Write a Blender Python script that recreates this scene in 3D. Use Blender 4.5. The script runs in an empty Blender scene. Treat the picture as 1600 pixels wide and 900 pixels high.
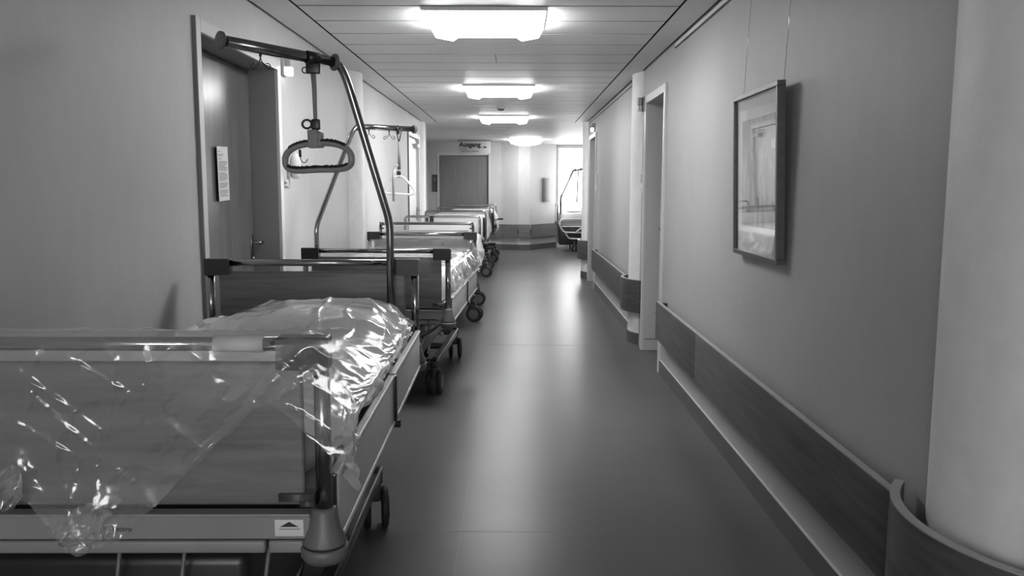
import bpy, math, random
from mathutils import Vector, Matrix, noise
random.seed(7)
SC = bpy.context.scene
COL = SC.collection
PI = math.pi

# ------------------------------------------------------------------ materials
def nt(name):
    m = bpy.data.materials.new(name); m.use_nodes = True
    t = m.node_tree; t.nodes.clear()
    o = t.nodes.new('ShaderNodeOutputMaterial')
    return m, t, o

def N(t, kind, **kw):
    n = t.nodes.new(kind)
    for k, v in kw.items():
        if k in n.inputs: n.inputs[k].default_value = v
        else: setattr(n, k, v)
    return n

def g4(v): return (v, v, v, 1)

def mat(name, val, rough=0.5, metal=0.0, spec=0.5, var=0.0, scale=(1, 1, 1), nscale=5.0,
        bump=0.0, bscale=60.0, detail=5.0, coat=0.0, rvar=0.0, var2=0.0, nscale2=1.0, bmap=(1, 1, 1)):
    m, t, o = nt(name)
    p = N(t, 'ShaderNodeBsdfPrincipled')
    p.inputs['Base Color'].default_value = g4(val)
    p.inputs['Roughness'].default_value = rough
    p.inputs['Metallic'].default_value = metal
    p.inputs['Specular IOR Level'].default_value = spec
    p.inputs['Coat Weight'].default_value = coat
    t.links.new(p.outputs[0], o.inputs[0])
    tc = N(t, 'ShaderNodeTexCoord')
    if var > 0 or rvar > 0:
        mp = N(t, 'ShaderNodeMapping'); mp.inputs['Scale'].default_value = scale
        t.links.new(tc.outputs['Object'], mp.inputs[0])
        nz = N(t, 'ShaderNodeTexNoise', Scale=nscale, Detail=detail, Roughness=0.6)
        t.links.new(mp.outputs[0], nz.inputs['Vector'])
        mr = N(t, 'ShaderNodeMapRange')
        mr.inputs['From Min'].default_value = 0.3; mr.inputs['From Max'].default_value = 0.7
        mr.inputs['To Min'].default_value = val*(1-var); mr.inputs['To Max'].default_value = val*(1+var)
        t.links.new(nz.outputs[0], mr.inputs[0])
        src = mr.outputs[0]
        if var2 > 0:
            n2 = N(t, 'ShaderNodeTexNoise', Scale=nscale2, Detail=3.0)
            t.links.new(tc.outputs['Object'], n2.inputs['Vector'])
            m2 = N(t, 'ShaderNodeMapRange')
            m2.inputs['From Min'].default_value = 0.3; m2.inputs['From Max'].default_value = 0.7
            m2.inputs['To Min'].default_value = 1-var2; m2.inputs['To Max'].default_value = 1+var2
            t.links.new(n2.outputs[0], m2.inputs[0])
            mu = N(t, 'ShaderNodeMath', operation='MULTIPLY')
            t.links.new(src, mu.inputs[0]); t.links.new(m2.outputs[0], mu.inputs[1]); src = mu.outputs[0]
        t.links.new(src, p.inputs['Base Color'])
        if rvar > 0:
            r = N(t, 'ShaderNodeMapRange')
            r.inputs['From Min'].default_value = 0.3; r.inputs['From Max'].default_value = 0.7
            r.inputs['To Min'].default_value = rough-rvar; r.inputs['To Max'].default_value = rough+rvar
            t.links.new(nz.outputs[0], r.inputs[0]); t.links.new(r.outputs[0], p.inputs['Roughness'])
    if bump > 0:
        mb = N(t, 'ShaderNodeMapping'); mb.inputs['Scale'].default_value = bmap
        t.links.new(tc.outputs['Object'], mb.inputs[0])
        nb = N(t, 'ShaderNodeTexNoise', Scale=bscale, Detail=3.0)
        t.links.new(mb.outputs[0], nb.inputs['Vector'])
        b = N(t, 'ShaderNodeBump', Strength=bump, Distance=0.01)
        t.links.new(nb.outputs[0], b.inputs['Height']); t.links.new(b.outputs[0], p.inputs['Normal'])
    return m

def schlick(t, normal=None, k=1.0, base=0.04):
    lw = N(t, 'ShaderNodeLayerWeight', Blend=0.5)
    if normal: t.links.new(normal, lw.inputs['Normal'])
    p = N(t, 'ShaderNodeMath', operation='POWER'); p.inputs[1].default_value = 5.0
    t.links.new(lw.outputs['Facing'], p.inputs[0])
    m = N(t, 'ShaderNodeMath', operation='MULTIPLY_ADD'); m.inputs[1].default_value = (1-base)*k; m.inputs[2].default_value = base*k; m.use_clamp = True
    t.links.new(p.outputs[0], m.inputs[0]); return m.outputs[0]

def film(name, milk=0.10, gl=1.0, bs=0.5, bsc=14.0, rough=0.09):
    m, t, o = nt(name)
    tc = N(t, 'ShaderNodeTexCoord')
    nb = N(t, 'ShaderNodeTexNoise', Scale=bsc, Detail=4.0, Distortion=1.4)
    nb.noise_type = 'RIDGED_MULTIFRACTAL'
    t.links.new(tc.outputs['Object'], nb.inputs['Vector'])
    b = N(t, 'ShaderNodeBump', Strength=bs, Distance=0.012)
    t.links.new(nb.outputs[0], b.inputs['Height'])
    tr = N(t, 'ShaderNodeBsdfTransparent'); tr.inputs[0].default_value = g4(0.97)
    df = N(t, 'ShaderNodeBsdfDiffuse'); df.inputs[0].default_value = g4(0.85)
    tl = N(t, 'ShaderNodeBsdfTranslucent'); tl.inputs[0].default_value = g4(0.85)
    gs = N(t, 'ShaderNodeBsdfGlossy', Roughness=rough); gs.inputs[0].default_value = g4(1.0)
    for s in (df, tl, gs): t.links.new(b.outputs[0], s.inputs['Normal'])
    md = N(t, 'ShaderNodeMixShader'); md.inputs[0].default_value = 0.5
    t.links.new(df.outputs[0], md.inputs[1]); t.links.new(tl.outputs[0], md.inputs[2])
    lw = N(t, 'ShaderNodeLayerWeight', Blend=0.35)
    t.links.new(b.outputs[0], lw.inputs['Normal'])
    mr = N(t, 'ShaderNodeMapRange')
    mr.inputs['To Min'].default_value = milk; mr.inputs['To Max'].default_value = min(1, milk+0.42)
    t.links.new(lw.outputs['Facing'], mr.inputs[0])
    m1 = N(t, 'ShaderNodeMixShader')
    t.links.new(mr.outputs[0], m1.inputs[0]); t.links.new(tr.outputs[0], m1.inputs[1]); t.links.new(md.outputs[0], m1.inputs[2])
    sch = schlick(t, b.outputs[0], 1.6*gl, 0.06)
    m2 = N(t, 'ShaderNodeMixShader')
    t.links.new(sch, m2.inputs[0]); t.links.new(m1.outputs[0], m2.inputs[1]); t.links.new(gs.outputs[0], m2.inputs[2])
    t.links.new(m2.outputs[0], o.inputs[0])
    return m

def emit(name, s):
    m, t, o = nt(name)
    e = N(t, 'ShaderNodeEmission', Strength=s); e.inputs[0].default_value = g4(1)
    t.links.new(e.outputs[0], o.inputs[0]); return m

def glass(name):
    m, t, o = nt(name)
    tr = N(t, 'ShaderNodeBsdfTransparent')
    gs = N(t, 'ShaderNodeBsdfGlossy', Roughness=0.02)
    mx = N(t, 'ShaderNodeMixShader')
    t.links.new(schlick(t), mx.inputs[0]); t.links.new(tr.outputs[0], mx.inputs[1]); t.links.new(gs.outputs[0], mx.inputs[2])
    t.links.new(mx.outputs[0], o.inputs[0]); return m

WALL = mat('wall_paint', 0.515, 0.55, var=0.025, scale=(3, 3, 0.9), nscale=5, bump=0.10, bscale=140, var2=0.06, nscale2=0.9, spec=0.35)
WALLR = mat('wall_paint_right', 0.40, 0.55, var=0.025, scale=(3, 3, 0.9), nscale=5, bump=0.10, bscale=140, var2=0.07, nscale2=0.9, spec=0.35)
WALLC = mat('column_plaster', 0.80, 0.5, var=0.05, scale=(1, 1, 1), nscale=9, bump=0.10, bscale=90, var2=0.03, spec=0.35)
CEIL = mat('ceiling_board', 0.70, 0.5, var=0.04, scale=(0.3, 9, 1), nscale=4, spec=0.35)
VOID = mat('ceiling_gap', 0.012, 0.9)
def floor_mat():
    m = mat('linoleum', 0.105, 0.29, var=0.03, scale=(1, 1, 1), nscale=45, detail=8, bump=0.0, bscale=120, rvar=0.004, var2=0.10, nscale2=1.1, spec=0.095)
    return m
FLOOR = floor_mat()
SEAM = mat('floor_seam', 0.10, 0.5)
SKIRT = mat('skirting', 0.10, 0.45, var=0.1, nscale=8)
SKIRTL = mat('skirting_highlight', 0.5, 0.4)  # pale tone standing in for the highlight on the skirting ledge
RAILW = mat('rail_wood', 0.085, 0.42, var=0.35, scale=(4, 0.7, 9), nscale=3.0, bump=0.08, bscale=30, bmap=(8, 1, 20), spec=0.4)
RAILW2 = mat('rail_wood_pale', 0.15, 0.42, var=0.25, scale=(0.7, 4, 9), nscale=3.0, spec=0.4)
RAILE = mat('rail_edge', 0.34, 0.4, var=0.1)
DOORW = mat('door_veneer', 0.12, 0.26, var=0.22, scale=(5, 3.5, 0.45), nscale=2.2, detail=7, spec=0.5, var2=0.12)
DOORE = mat('end_door_veneer', 0.20, 0.55, var=0.10, scale=(6, 6, 0.5), nscale=3, spec=0.3)
FRAME = mat('frame_paint', 0.58, 0.35)
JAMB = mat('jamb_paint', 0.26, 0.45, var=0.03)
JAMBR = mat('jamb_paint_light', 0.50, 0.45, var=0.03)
FRAMED = mat('frame_side_shade', 0.16, 0.45)  # darkened frame paint for the side turned from the lamps
PALE = mat('pale_door', 0.72, 0.4)
METAL = mat('brushed_steel', 0.40, 0.11, metal=1.0, bump=0.02, bscale=80)
DMETAL = mat('dark_chrome', 0.26, 0.16, metal=1.0)
BLACKP = mat('black_plastic', 0.016, 0.35, var=0.1)
DARKP = mat('dark_grey_plastic', 0.055, 0.38, var=0.1)
MIDP = mat('grey_plastic', 0.125, 0.45, var=0.06, nscale=20)
LPLA = mat('light_grey_plastic', 0.45, 0.4)
WHITEP = mat('white_enamel', 0.75, 0.3)
RUBBER = mat('rubber', 0.02, 0.6)
BOARDW = mat('board_laminate', 0.14, 0.42, var=0.33, scale=(0.9, 2, 9), nscale=3.2, detail=7, spec=0.4, var2=0.12)
BEAMG = mat('beam_powder_grey', 0.22, 0.45, var=0.05)
PANELG = mat('rail_panel_grey', 0.60, 0.42, var=0.05)
CLOTH = mat('white_cotton', 0.78, 0.85, var=0.06, nscale=6, bump=0.25, bscale=18)
CLOTHB = mat('bright_cotton', 0.80, 0.85, var=0.04, nscale=6, bump=0.25, bscale=14)
PAPER = mat('paper', 0.60, 0.7)
INK = mat('ink', 0.02, 0.6)
GINK = mat('grey_ink', 0.12, 0.7)
SIGNW = mat('sign_face', 0.45, 0.5)
FILM = film('clear_film', 0.28, 0.8, 0.35, 5, 0.19)
FILMF = film('clear_film_front', 0.11, 0.9, 0.3, 5, 0.12)
FILMB = film('milky_film', 0.22, 0.6, 0.4, 6, 0.15)
FILMK = film('crumpled_film', 0.12, 1.6, 0.2, 16, 0.15)
LAMP = emit('lamp_glow', 9.0)
INDI = emit('indicator_glow', 2.5)
GLASS = glass('glass')
PICW = mat('picture_frame_wood', 0.075, 0.4, var=0.2, scale=(1, 1, 6))
MATB = mat('mat_board', 0.72, 0.7)
WEB = mat('webbing', 0.24, 0.7)
TRAPG = mat('handle_grey', 0.27, 0.4)

def drawing():
    m, t, o = nt('charcoal_drawing')
    p = N(t, 'ShaderNodeBsdfPrincipled', Roughness=0.7)
    tc = N(t, 'ShaderNodeTexCoord'); mp = N(t, 'ShaderNodeMapping')
    mp.inputs['Scale'].default_value = (5, 5, 2.2)
    t.links.new(tc.outputs['Object'], mp.inputs[0])
    nz = N(t, 'ShaderNodeTexNoise', Scale=3.0, Detail=9.0, Roughness=0.72, Distortion=0.8)
    t.links.new(mp.outputs[0], nz.inputs['Vector'])
    cr = N(t, 'ShaderNodeValToRGB')
    cr.color_ramp.elements[0].position = 0.33; cr.color_ramp.elements[0].color = g4(0.12)
    cr.color_ramp.elements[1].position = 0.68; cr.color_ramp.elements[1].color = g4(0.5)
    t.links.new(nz.outputs[0], cr.inputs[0]); t.links.new(cr.outputs[0], p.inputs['Base Color'])
    t.links.new(p.outputs[0], o.inputs[0]); return m
DRAW = drawing()

# ------------------------------------------------------------------ mesh builder
class MB:
    def __init__(s): s.v = []; s.f = []; s.sm = []; s.mi = []; s.cur = 0
    def add(s, vs, fs, smooth=False):
        b = len(s.v); s.v += [tuple(v) for v in vs]
        for f in fs:
            s.f.append([b+i for i in f]); s.sm.append(smooth); s.mi.append(s.cur)
        return s
    def m(s, i): s.cur = i; return s
    def box(s, x0, x1, y0, y1, z0, z1, M=None):
        if x0 > x1: x0, x1 = x1, x0
        if y0 > y1: y0, y1 = y1, y0
        if z0 > z1: z0, z1 = z1, z0
        vs = [Vector((x, y, z)) for z in (z0, z1) for y in (y0, y1) for x in (x0, x1)]
        if M: vs = [M @ v for v in vs]
        return s.add(vs, [(0, 2, 3, 1), (4, 5, 7, 6), (0, 1, 5, 4), (2, 6, 7, 3), (0, 4, 6, 2), (1, 3, 7, 5)])
    def rbox(s, x0, x1, y0, y1, z0, z1, r=0.006, n=3, M=None):
        # rounded box as superposed slices (rounded-rect rings along z with rounded top/bottom)
        r = min(r, abs(x1-x0)/2.01, abs(y1-y0)/2.01, abs(z1-z0)/2.01)
        rings = []
        lev = []
        for i in range(n+1):
            a = PI/2*i/n; lev.append((z0+r-r*math.cos(a), r-r*math.sin(a)))
        for i in range(n+1):
            a = PI/2*i/n; lev.append((z1-r+r*math.sin(a), r-r*math.cos(a)))
        for z, ins in lev:
            ring = []
            rr = max(r-ins, 1e-5)
            for cx, cy, a0 in ((x1-r, y1-r, 0), (x0+r, y1-r, PI/2), (x0+r, y0+r, PI), (x1-r, y0+r, 1.5*PI)):
                for k in range(n+1):
                    a = a0+PI/2*k/n
                    ring.append(Vector((cx+rr*math.cos(a), cy+rr*math.sin(a), z)))
            rings.append(ring)
        if M: rings = [[M @ v for v in q] for q in rings]
        return s.loft(rings, True, True, smooth=True)
    def loft(s, rings, cap=True, closed=True, smooth=True):
        n = len(rings[0]); vs = [v for q in rings for v in q]; fs = []
        for i in range(len(rings)-1):
            for k in range(n if closed else n-1):
                a = i*n+k; b = i*n+(k+1) % n
                fs.append((a, b, b+n, a+n))
        s.add(vs, fs, smooth)
        if cap and closed:
            b = len(s.v)-len(vs)
            s.f.append([b+i for i in range(n)][::-1]); s.sm.append(False); s.mi.append(s.cur)
            s.f.append([b+(len(rings)-1)*n+i for i in range(n)]); s.sm.append(False); s.mi.append(s.cur)
        return s
    def tube(s, pts, r, n=12, flat=None):
        pts = [Vector(p) for p in pts]; rs = r if isinstance(r, (list, tuple)) else [r]*len(pts)
        rings = []; up = None
        for i, p in enumerate(pts):
            d = (pts[min(i+1, len(pts)-1)]-pts[max(i-1, 0)]).normalized()
            if up is None:
                up = Vector((0, 0, 1)) if abs(d.z) < 0.9 else Vector((0, 1, 0))
            a = d.cross(up).normalized(); b = a.cross(d).normalized(); up = b
            fl = flat or 1.0
            rings.append([p+a*rs[i]*math.cos(2*PI*k/n)+b*rs[i]*fl*math.sin(2*PI*k/n) for k in range(n)])
        return s.loft(rings)
    def cyl(s, p0, p1, r, n=20): return s.tube([p0, p1], r, n)
    def lathe(s, prof, c=(0, 0, 0), n=32, M=None):
        rings = [[Vector((c[0]+r*math.cos(2*PI*k/n), c[1]+r*math.sin(2*PI*k/n), c[2]+z)) for k in range(n)] for r, z in prof]
        if M: rings = [[M @ v for v in q] for q in rings]
        return s.loft(rings)
    def prism(s, poly, axis, a, b, smooth=False):
        # poly of 2D points extruded on axis ('x': (y,z) 'y': (x,z) 'z': (x,y))
        def mk(p, t):
            return {'x': (t, p[0], p[1]), 'y': (p[0], t, p[1]), 'z': (p[0], p[1], t)}[axis]
        n = len(poly); vs = [mk(p, a) for p in poly]+[mk(p, b) for p in poly]
        fs = [(i, (i+1) % n, (i+1) % n+n, i+n) for i in range(n)]
        s.add(vs, fs, smooth)
        return s.add(vs, [tuple(range(n))[::-1], tuple(range(n, 2*n))])
    def torus(s, c, R, r, M=None, n=24, k=10, sx=1, sy=1):
        rings = []
        for i in range(n):
            a = 2*PI*i/n; ring = []
            for j in range(k):
                b = 2*PI*j/k
                v = Vector(((R+r*math.cos(b))*math.cos(a)*sx, (R+r*math.cos(b))*math.sin(a)*sy, r*math.sin(b)))
                if M: v = M @ v
                ring.append(v+Vector(c))
            rings.append(ring)
        rings.append(rings[0])
        return s.loft(rings, cap=False)
    def build(s, name, mats, parent=None, bevel=0, loc=None, smooth_angle=None):
        me = bpy.data.meshes.new(name); me.from_pydata(s.v, [], s.f)
        if not isinstance(mats, (list, tuple)): mats = [mats]
        for m_ in mats: me.materials.append(m_)
        for p, sm, mi in zip(me.polygons, s.sm, s.mi): p.use_smooth = sm; p.material_index = mi
        me.update()
        import bmesh
        bm = bmesh.new(); bm.from_mesh(me); bmesh.ops.recalc_face_normals(bm, faces=bm.faces); bm.to_mesh(me); bm.free()
        o = bpy.data.objects.new(name, me); COL.objects.link(o)
        if parent: o.parent = parent
        if loc: o.location = loc
        if bevel:
            md = o.modifiers.new('bevel', 'BEVEL'); md.width = bevel; md.segments = 2; md.limit_method = 'ANGLE'
        return o

def tag(o, label=None, cat=None, group=None, kind=None):
    if label: o['label'] = label
    if cat: o['category'] = cat
    if group: o['group'] = group
    if kind: o['kind'] = kind
    return o
def empty(name, loc=(0, 0, 0), rz=0.0, **kw):
    o = bpy.data.objects.new(name, None); COL.objects.link(o); o.empty_display_size = 0.1
    o.location = loc; o.rotation_euler = (0, 0, rz); return tag(o, **kw)
def struct(o): o['kind'] = 'structure'; return o
def copy_tree(o, parent=None):
    c = o.copy(); COL.objects.link(c); c.parent = parent
    for ch in list(o.children): copy_tree(ch, c)
    return c
def arc(c, r, a0, a1, n=8):
    return [(c[0]+r*math.cos(a0+(a1-a0)*i/n), c[1]+r*math.sin(a0+(a1-a0)*i/n)) for i in range(n+1)]
def smooth_path(pts, it=2):
    pts = [Vector(p) for p in pts]
    for _ in range(it):
        q = [pts[0]]
        for a, b in zip(pts[:-1], pts[1:]): q += [a*0.75+b*0.25, a*0.25+b*0.75]
        q.append(pts[-1]); pts = q
    return pts
def text_mesh(txt, size, bold=0.0, extrude=0.0006):
    c = bpy.data.curves.new('t', 'FONT'); c.body = txt; c.size = size; c.offset = bold; c.extrude = extrude
    o = bpy.data.objects.new('t', c); COL.objects.link(o)
    dg = bpy.context.evaluated_depsgraph_get()
    me = bpy.data.meshes.new_from_object(o.evaluated_get(dg))
    bpy.data.objects.remove(o); return me
def text_obj(name, txt, size, m, parent, loc, rot, bold=0.0):
    me = text_mesh(txt, size, bold); me.materials.clear(); me.materials.append(m)
    o = bpy.data.objects.new(name, me); COL.objects.link(o); o.parent = parent; o.location = loc; o.rotation_euler = rot
    return o

# ------------------------------------------------------------------ room
H = 2.50; XL = -1.525; XR = 1.15; DH = 2.21
Y0 = -3.2
b = MB(); b.box(-2.6, 7.0, Y0, 21.2, -0.1, 0.0); struct(b.build('floor', FLOOR))
b = MB()
b.box(-0.2305, -0.2275, Y0, 19.5, 0.0, 0.0006)
b.box(-1.5, 1.14, 3.395, 3.398, 0.0, 0.0006)
b.box(-0.9, 1.3, 7.62, 7.63, 0.0, 0.0006)
struct(b.build('trim_1', SEAM))

# ceiling: planks with open joints below a dark void
b = MB(); b.m(1).box(-2.6, 7.0, Y0, 21.2, H+0.02, H+0.1)
b.m(0)
gx0, gx1 = -1.28, 0.948
y = 4.975-0.4425*19
ks = []
while y < 13.6:
    y1 = min(y+0.4425, 13.62)
    ks.append((y, y1)); y += 0.4425
joint = 0
for i, (a, c) in enumerate(ks):
    if abs(a-6.75) < 0.23 and not joint:
        joint = 1
        b.box(gx0+0.008, -0.17, a+0.011, c-0.011, H, H+0.002); b.box(-0.165, gx1-0.008, a+0.011, c-0.011, H, H+0.002)
    else:
        b.box(gx0+0.008, gx1-0.008, a+0.011, c-0.011, H, H+0.002)
for y0_, y1_ in ((Y0, 13.62),):
    b.box(XL+0.022, gx0-0.008, y0_, y1_, H, H+0.002)
    b.box(gx1+0.008, XR-0.024, y0_, y1_, H, H+0.002)
# lobby ceiling
for k in range(8):
    b.box(-2.6, 7.0, 13.62+k*0.955, 13.62+(k+1)*0.955-0.012, H, H+0.002)
struct(b.build('ceiling', [CEIL, VOID]))

def wall_with_doors(sign, X, doors, ya, yb, depth=0.17, thick=0.35):
    """wall along y at plane X; sign -1 left / +1 right; doors = [(y0,y1)]"""
    b = MB(); cur = ya
    for d0, d1 in doors:
        b.box(X, X+sign*thick, cur, d0, 0, H+0.02)
        b.box(X, X+sign*thick, d0, d1, DH, H+0.02)
        b.box(X+sign*(depth+0.06), X+sign*thick, d0, d1, 0, DH)
        cur = d1
    b.box(X, X+sign*thick, cur, yb, 0, H+0.02)
    return b
LD = [(4.07, 5.40), (11.9, 13.15)]
RD = [(6.52, 7.44), (12.05, 13.05)]
b = wall_with_doors(-1, XL, LD, Y0, 14.3); b.box(-2.2, XL-0.35, 14.0, 14.3, 0, H+0.02); b.box(-2.4, -2.05, 14.3, 19.9, 0, H+0.02)
struct(b.build('wall_left', WALL))
b = wall_with_doors(1, XR, RD, 2.2, 13.62)
b.box(XR, XR+0.35, Y0, 1.7, 0, H+0.02); b.box(1.5, 1.85, 1.7, 2.2, 0, H+0.02)
b.box(XR+0.35, 7.0, 13.3, 13.62, 0, H+0.02)
struct(b.build('wall_right', WALLR))

# columns
def column_poly(x_in, x_out, ya, yb, r, n=8):
    # x_in = wall side, x_out = corridor side
    s = 1 if x_in > x_out else -1
    p = [(x_in, yb)]
    a = arc((x_out+s*r, yb-r), r, PI/2, PI, n) if s > 0 else arc((x_out-r, yb-r), r, PI/2, 0, n)
    p += a
    a = arc((x_out+s*r, ya+r), r, PI, 1.5*PI, n) if s > 0 else arc((x_out-r, ya+r), r, 0, -PI/2, n)
    p += a
    p.append((x_in, ya)); return p
def column(name, *a):
    b = MB(); pl = column_poly(*a); b.prism(pl, 'z', 0.0, H+0.01, smooth=True)
    return struct(b.build(name, WALLC))
def round_column(name, cx, cy, r, mt=None, z1=None, nm=64):
    b = MB(); pl = [(cx+r*math.cos(2*PI*k/nm), cy+r*math.sin(2*PI*k/nm)) for k in range(nm)]
    b.prism(pl, 'z', 0.0, z1 or H+0.01, smooth=True)
    return struct(b.build(name, mt or WALLC))
RC = [(1.50, 2.05), (1.48, 7.90), (1.48, 13.62)]
for cx, cy in RC: round_column('wall_column_right', cx, cy, 0.40 if cy < 13 else 0.405)
for cx, cy in ((-1.80, 7.88), (-1.80, 13.62)): round_column('wall_column_left', cx, cy, 0.37 if cy < 10 else 0.33)

# end of the corridor
b = MB()
b.box(-2.4, -1.79, 19.62, 20.0, 0, H+0.02); b.box(-1.79, -0.64, 19.62, 20.0, DH, H+0.02)
b.box(-1.79, -0.64, 19.72, 20.0, 0, DH)
b.prism([(-0.64, 20.0), (-0.64, 19.62), (-0.34, 19.62), (-0.28, 19.605), (0.06, 19.47), (0.33, 19.5), (0.33, 20.0)], 'z', 0, H+0.02)
b.prism([(0.33, 20.0), (0.33, 19.5), (0.98, 20.45), (0.98, 20.9), (0.33, 20.9)], 'z', 0, H+0.02)
struct(b.build('wall_end', WALL))
# window wall
b = MB()
b.box(0.90, 1.0, 20.5, 20.8, 0, H+0.02)
b.box(0.90, 7.0, 20.5, 20.8, 0, 0.80); b.box(0.90, 7.0, 20.5, 20.8, 2.46, H+0.02); b.box(5.2, 7.0, 20.5, 20.8, 0.2, H)
b.box(2.55, 2.75, 20.5, 20.8, 0.2, H)
struct(b.build('wall_window', WALL))
b = MB(); b.box(6.8, 7.1, 13.4, 20.8, 0, H+0.02); struct(b.build('wall_lobby', WALL))
b = MB(); b.box(-2.6, -1.4, Y0-0.2, Y0, 0, H+0.02); b.box(1.0, 2.2, Y0-0.2, Y0, 0, H+0.02); b.box(-1.4, 1.0, Y0-0.2, Y0, 0, 0.95); b.box(-1.4, 1.0, Y0-0.2, Y0, 2.35, H+0.02)
struct(b.build('wall_near', WALL))
w = struct(empty('window_3', (-0.2, Y0-0.1, 0.95))); f = MB()
for x0, x1, z0, z1 in ((-1.2, -1.15, 0, 1.40), (1.15, 1.2, 0, 1.40), (-1.15, 1.15, 0, .05), (-1.15, 1.15, 1.35, 1.40), (-0.03, 0.03, 0.05, 1.35)): f.box(x0, x1, -0.03, 0.03, z0, z1)
f.build('window_frame', WHITEP, w); f = MB(); f.box(-1.16, 1.16, -0.004, 0.004, 0.04, 1.36); f.build('window_pane', GLASS, w)
for i, (a, c) in enumerate(((1.0, 2.55), (2.75, 5.2))):
    w = empty('window_%d' % (i+1), ((a+c)/2, 20.6, 0.80)); struct(w)
    hw = (c-a)/2
    f = MB()
    for x0, x1, z0, z1 in ((-hw, -hw+.05, 0, 1.66), (hw-.05, hw, 0, 1.66), (-hw+.05, hw-.05, 0, .05), (-hw+.05, hw-.05, 1.61, 1.66), (-0.03, 0.03, 0.05, 1.61)):
        f.box(x0, x1, -0.03, 0.03, z0, z1)
    f.build('window_frame', WHITEP, w)
    g = MB(); g.box(-hw+.04, hw-.04, -0.004, 0.004, 0.04, 1.62); g.build('window_pane', GLASS, w)

# skirting
def skirt(name, polys):
    b = MB()
    for (xa, ya, xb, yb) in polys:
        b.m(0).box(xa, xb, ya, yb, 0.0, 0.107); b.m(1).box(xa, xb, ya, yb, 0.107, 0.111)  # thin pale top layer is a painted ledge highlight
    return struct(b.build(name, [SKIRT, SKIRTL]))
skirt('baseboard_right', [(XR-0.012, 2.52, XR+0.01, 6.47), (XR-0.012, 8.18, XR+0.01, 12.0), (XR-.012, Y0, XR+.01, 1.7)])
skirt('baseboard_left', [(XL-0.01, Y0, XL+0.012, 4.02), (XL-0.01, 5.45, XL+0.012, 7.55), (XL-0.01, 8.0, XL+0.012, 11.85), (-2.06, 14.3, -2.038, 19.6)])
b = MB()
for cx, cy in RC:
    b.prism([(cx+0.412*math.cos(2*PI*k/64), cy+0.412*math.sin(2*PI*k/64)) for k in range(64)], 'z', 0, 0.107, smooth=True)
struct(b.build('baseboard_columns', SKIRT))
b = MB()
P = [(-0.62, 19.62), (-0.34, 19.62), (-0.28, 19.605), (0.06, 19.47), (0.33, 19.5), (0.98, 20.45)]
def strip(b, P, off, th, z0, z1):
    for (x0, y0), (x1, y1) in zip(P[:-1], P[1:]):
        d = Vector((x1-x0, y1-y0)).normalized(); n = Vector((d.y, -d.x))
        q = [(x0+n.x*off, y0+n.y*off), (x1+n.x*off, y1+n.y*off), (x1+n.x*(off+th), y1+n.y*(off+th)), (x0+n.x*(off+th), y0+n.y*(off+th))]
        b.prism(q, 'z', z0, z1)
strip(b, P, -0.002, 0.014, 0, 0.13); struct(b.build('baseboard_end', SKIRT))

# wooden bumper rails
def rail(x, ya, yb, label, joint=None, side=1):
    r = empty('bumper_rail', (x, (ya+yb)/2, 0), label=label, cat='bumper rail', group='wooden bumper rails along the walls')
    h = (yb-ya)/2
    segs = [(-h, h)] if joint is None else [(-h, joint-(ya+yb)/2-0.0015), (joint-(ya+yb)/2+0.0015, h)]
    for a, c in segs:
        m = MB(); m.rbox(-0.012, 0.012, a, c, 0.315, 0.598, 0.004); m.build('wooden_board', RAILW, r)
        m = MB(); m.box(-0.0115, 0.0115, a, c, 0.598, 0.6015); m.build('edge_strip', RAILE, r)
    for y in [-h+0.12+0.8*k for k in range(int((2*h-0.3)/0.8)+1)]+[h-0.04]:
        m = MB(); m.box(0.012, XR-x+0.002, y-0.02, y+0.02, 0.36, 0.52 if y < h-0.05 else 0.59); m.build('wall_bracket', BLACKP, r)
    return r
rail(1.085, 2.285, 6.30, 'long dark wooden bumper rail below the framed picture', joint=4.9)
rail(1.085, 8.18, 11.75, 'shorter wooden bumper rail between the two recessed right-hand doors')

def guard(cx, cy, a0, a1, label, z0=0.31, z1=0.612, ri=0.446, th=0.026):
    """curved board round a column; angles in degrees, pointing away from the column axis"""
    t = empty('column_guard', (cx-ri, cy, 0), label=label, cat='bumper guard', group='curved guards around the wall columns')
    n = 40
    def P_(r, i): a = math.radians(a0+(a1-a0)*i/n); return (r*math.cos(a)+ri, r*math.sin(a))
    def shell(r0, r1, za, zb, mt, name):
        rings = []
        for i in range(n+1):
            p, q = P_(r0, i), P_(r1, i)
            rings.append([Vector((p[0], p[1], za)), Vector((q[0], q[1], za)), Vector((q[0], q[1], zb)), Vector((p[0], p[1], zb))])
        m = MB(); m.loft(rings); o = m.build(name, mt, t)
        md = o.modifiers.new('e', 'EDGE_SPLIT'); md.split_angle = 0.8
    shell(ri, ri+th, z0, z1, RAILW, 'curved_board'); shell(ri, ri+th, z1+0.0002, z1+0.004, RAILE, 'edge_strip')
    am = math.radians((a0+a1)/2)
    for da in (-0.35, 0.35):
        m = MB(); m.box(0.40, ri+0.002, -0.02, 0.02, 0.42, 0.50, M=Matrix.Translation((ri, 0, 0)) @ Matrix.Rotation(am+da, 4, 'Z')); m.build('wall_bracket', BLACKP, t)
    return t
guard(RC[0][0], RC[0][1], 142, 275, 'curved wooden guard wrapping the near right column at the frame edge', ri=0.466, th=0.026)
guard(RC[1][0], RC[1][1], 146, 224, 'curved wooden guard on the column just past the near right-hand door')
guard(RC[2][0], RC[2][1], 125, 224, 'small curved wooden guard on the farthest right column, by the corridor junction')
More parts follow.
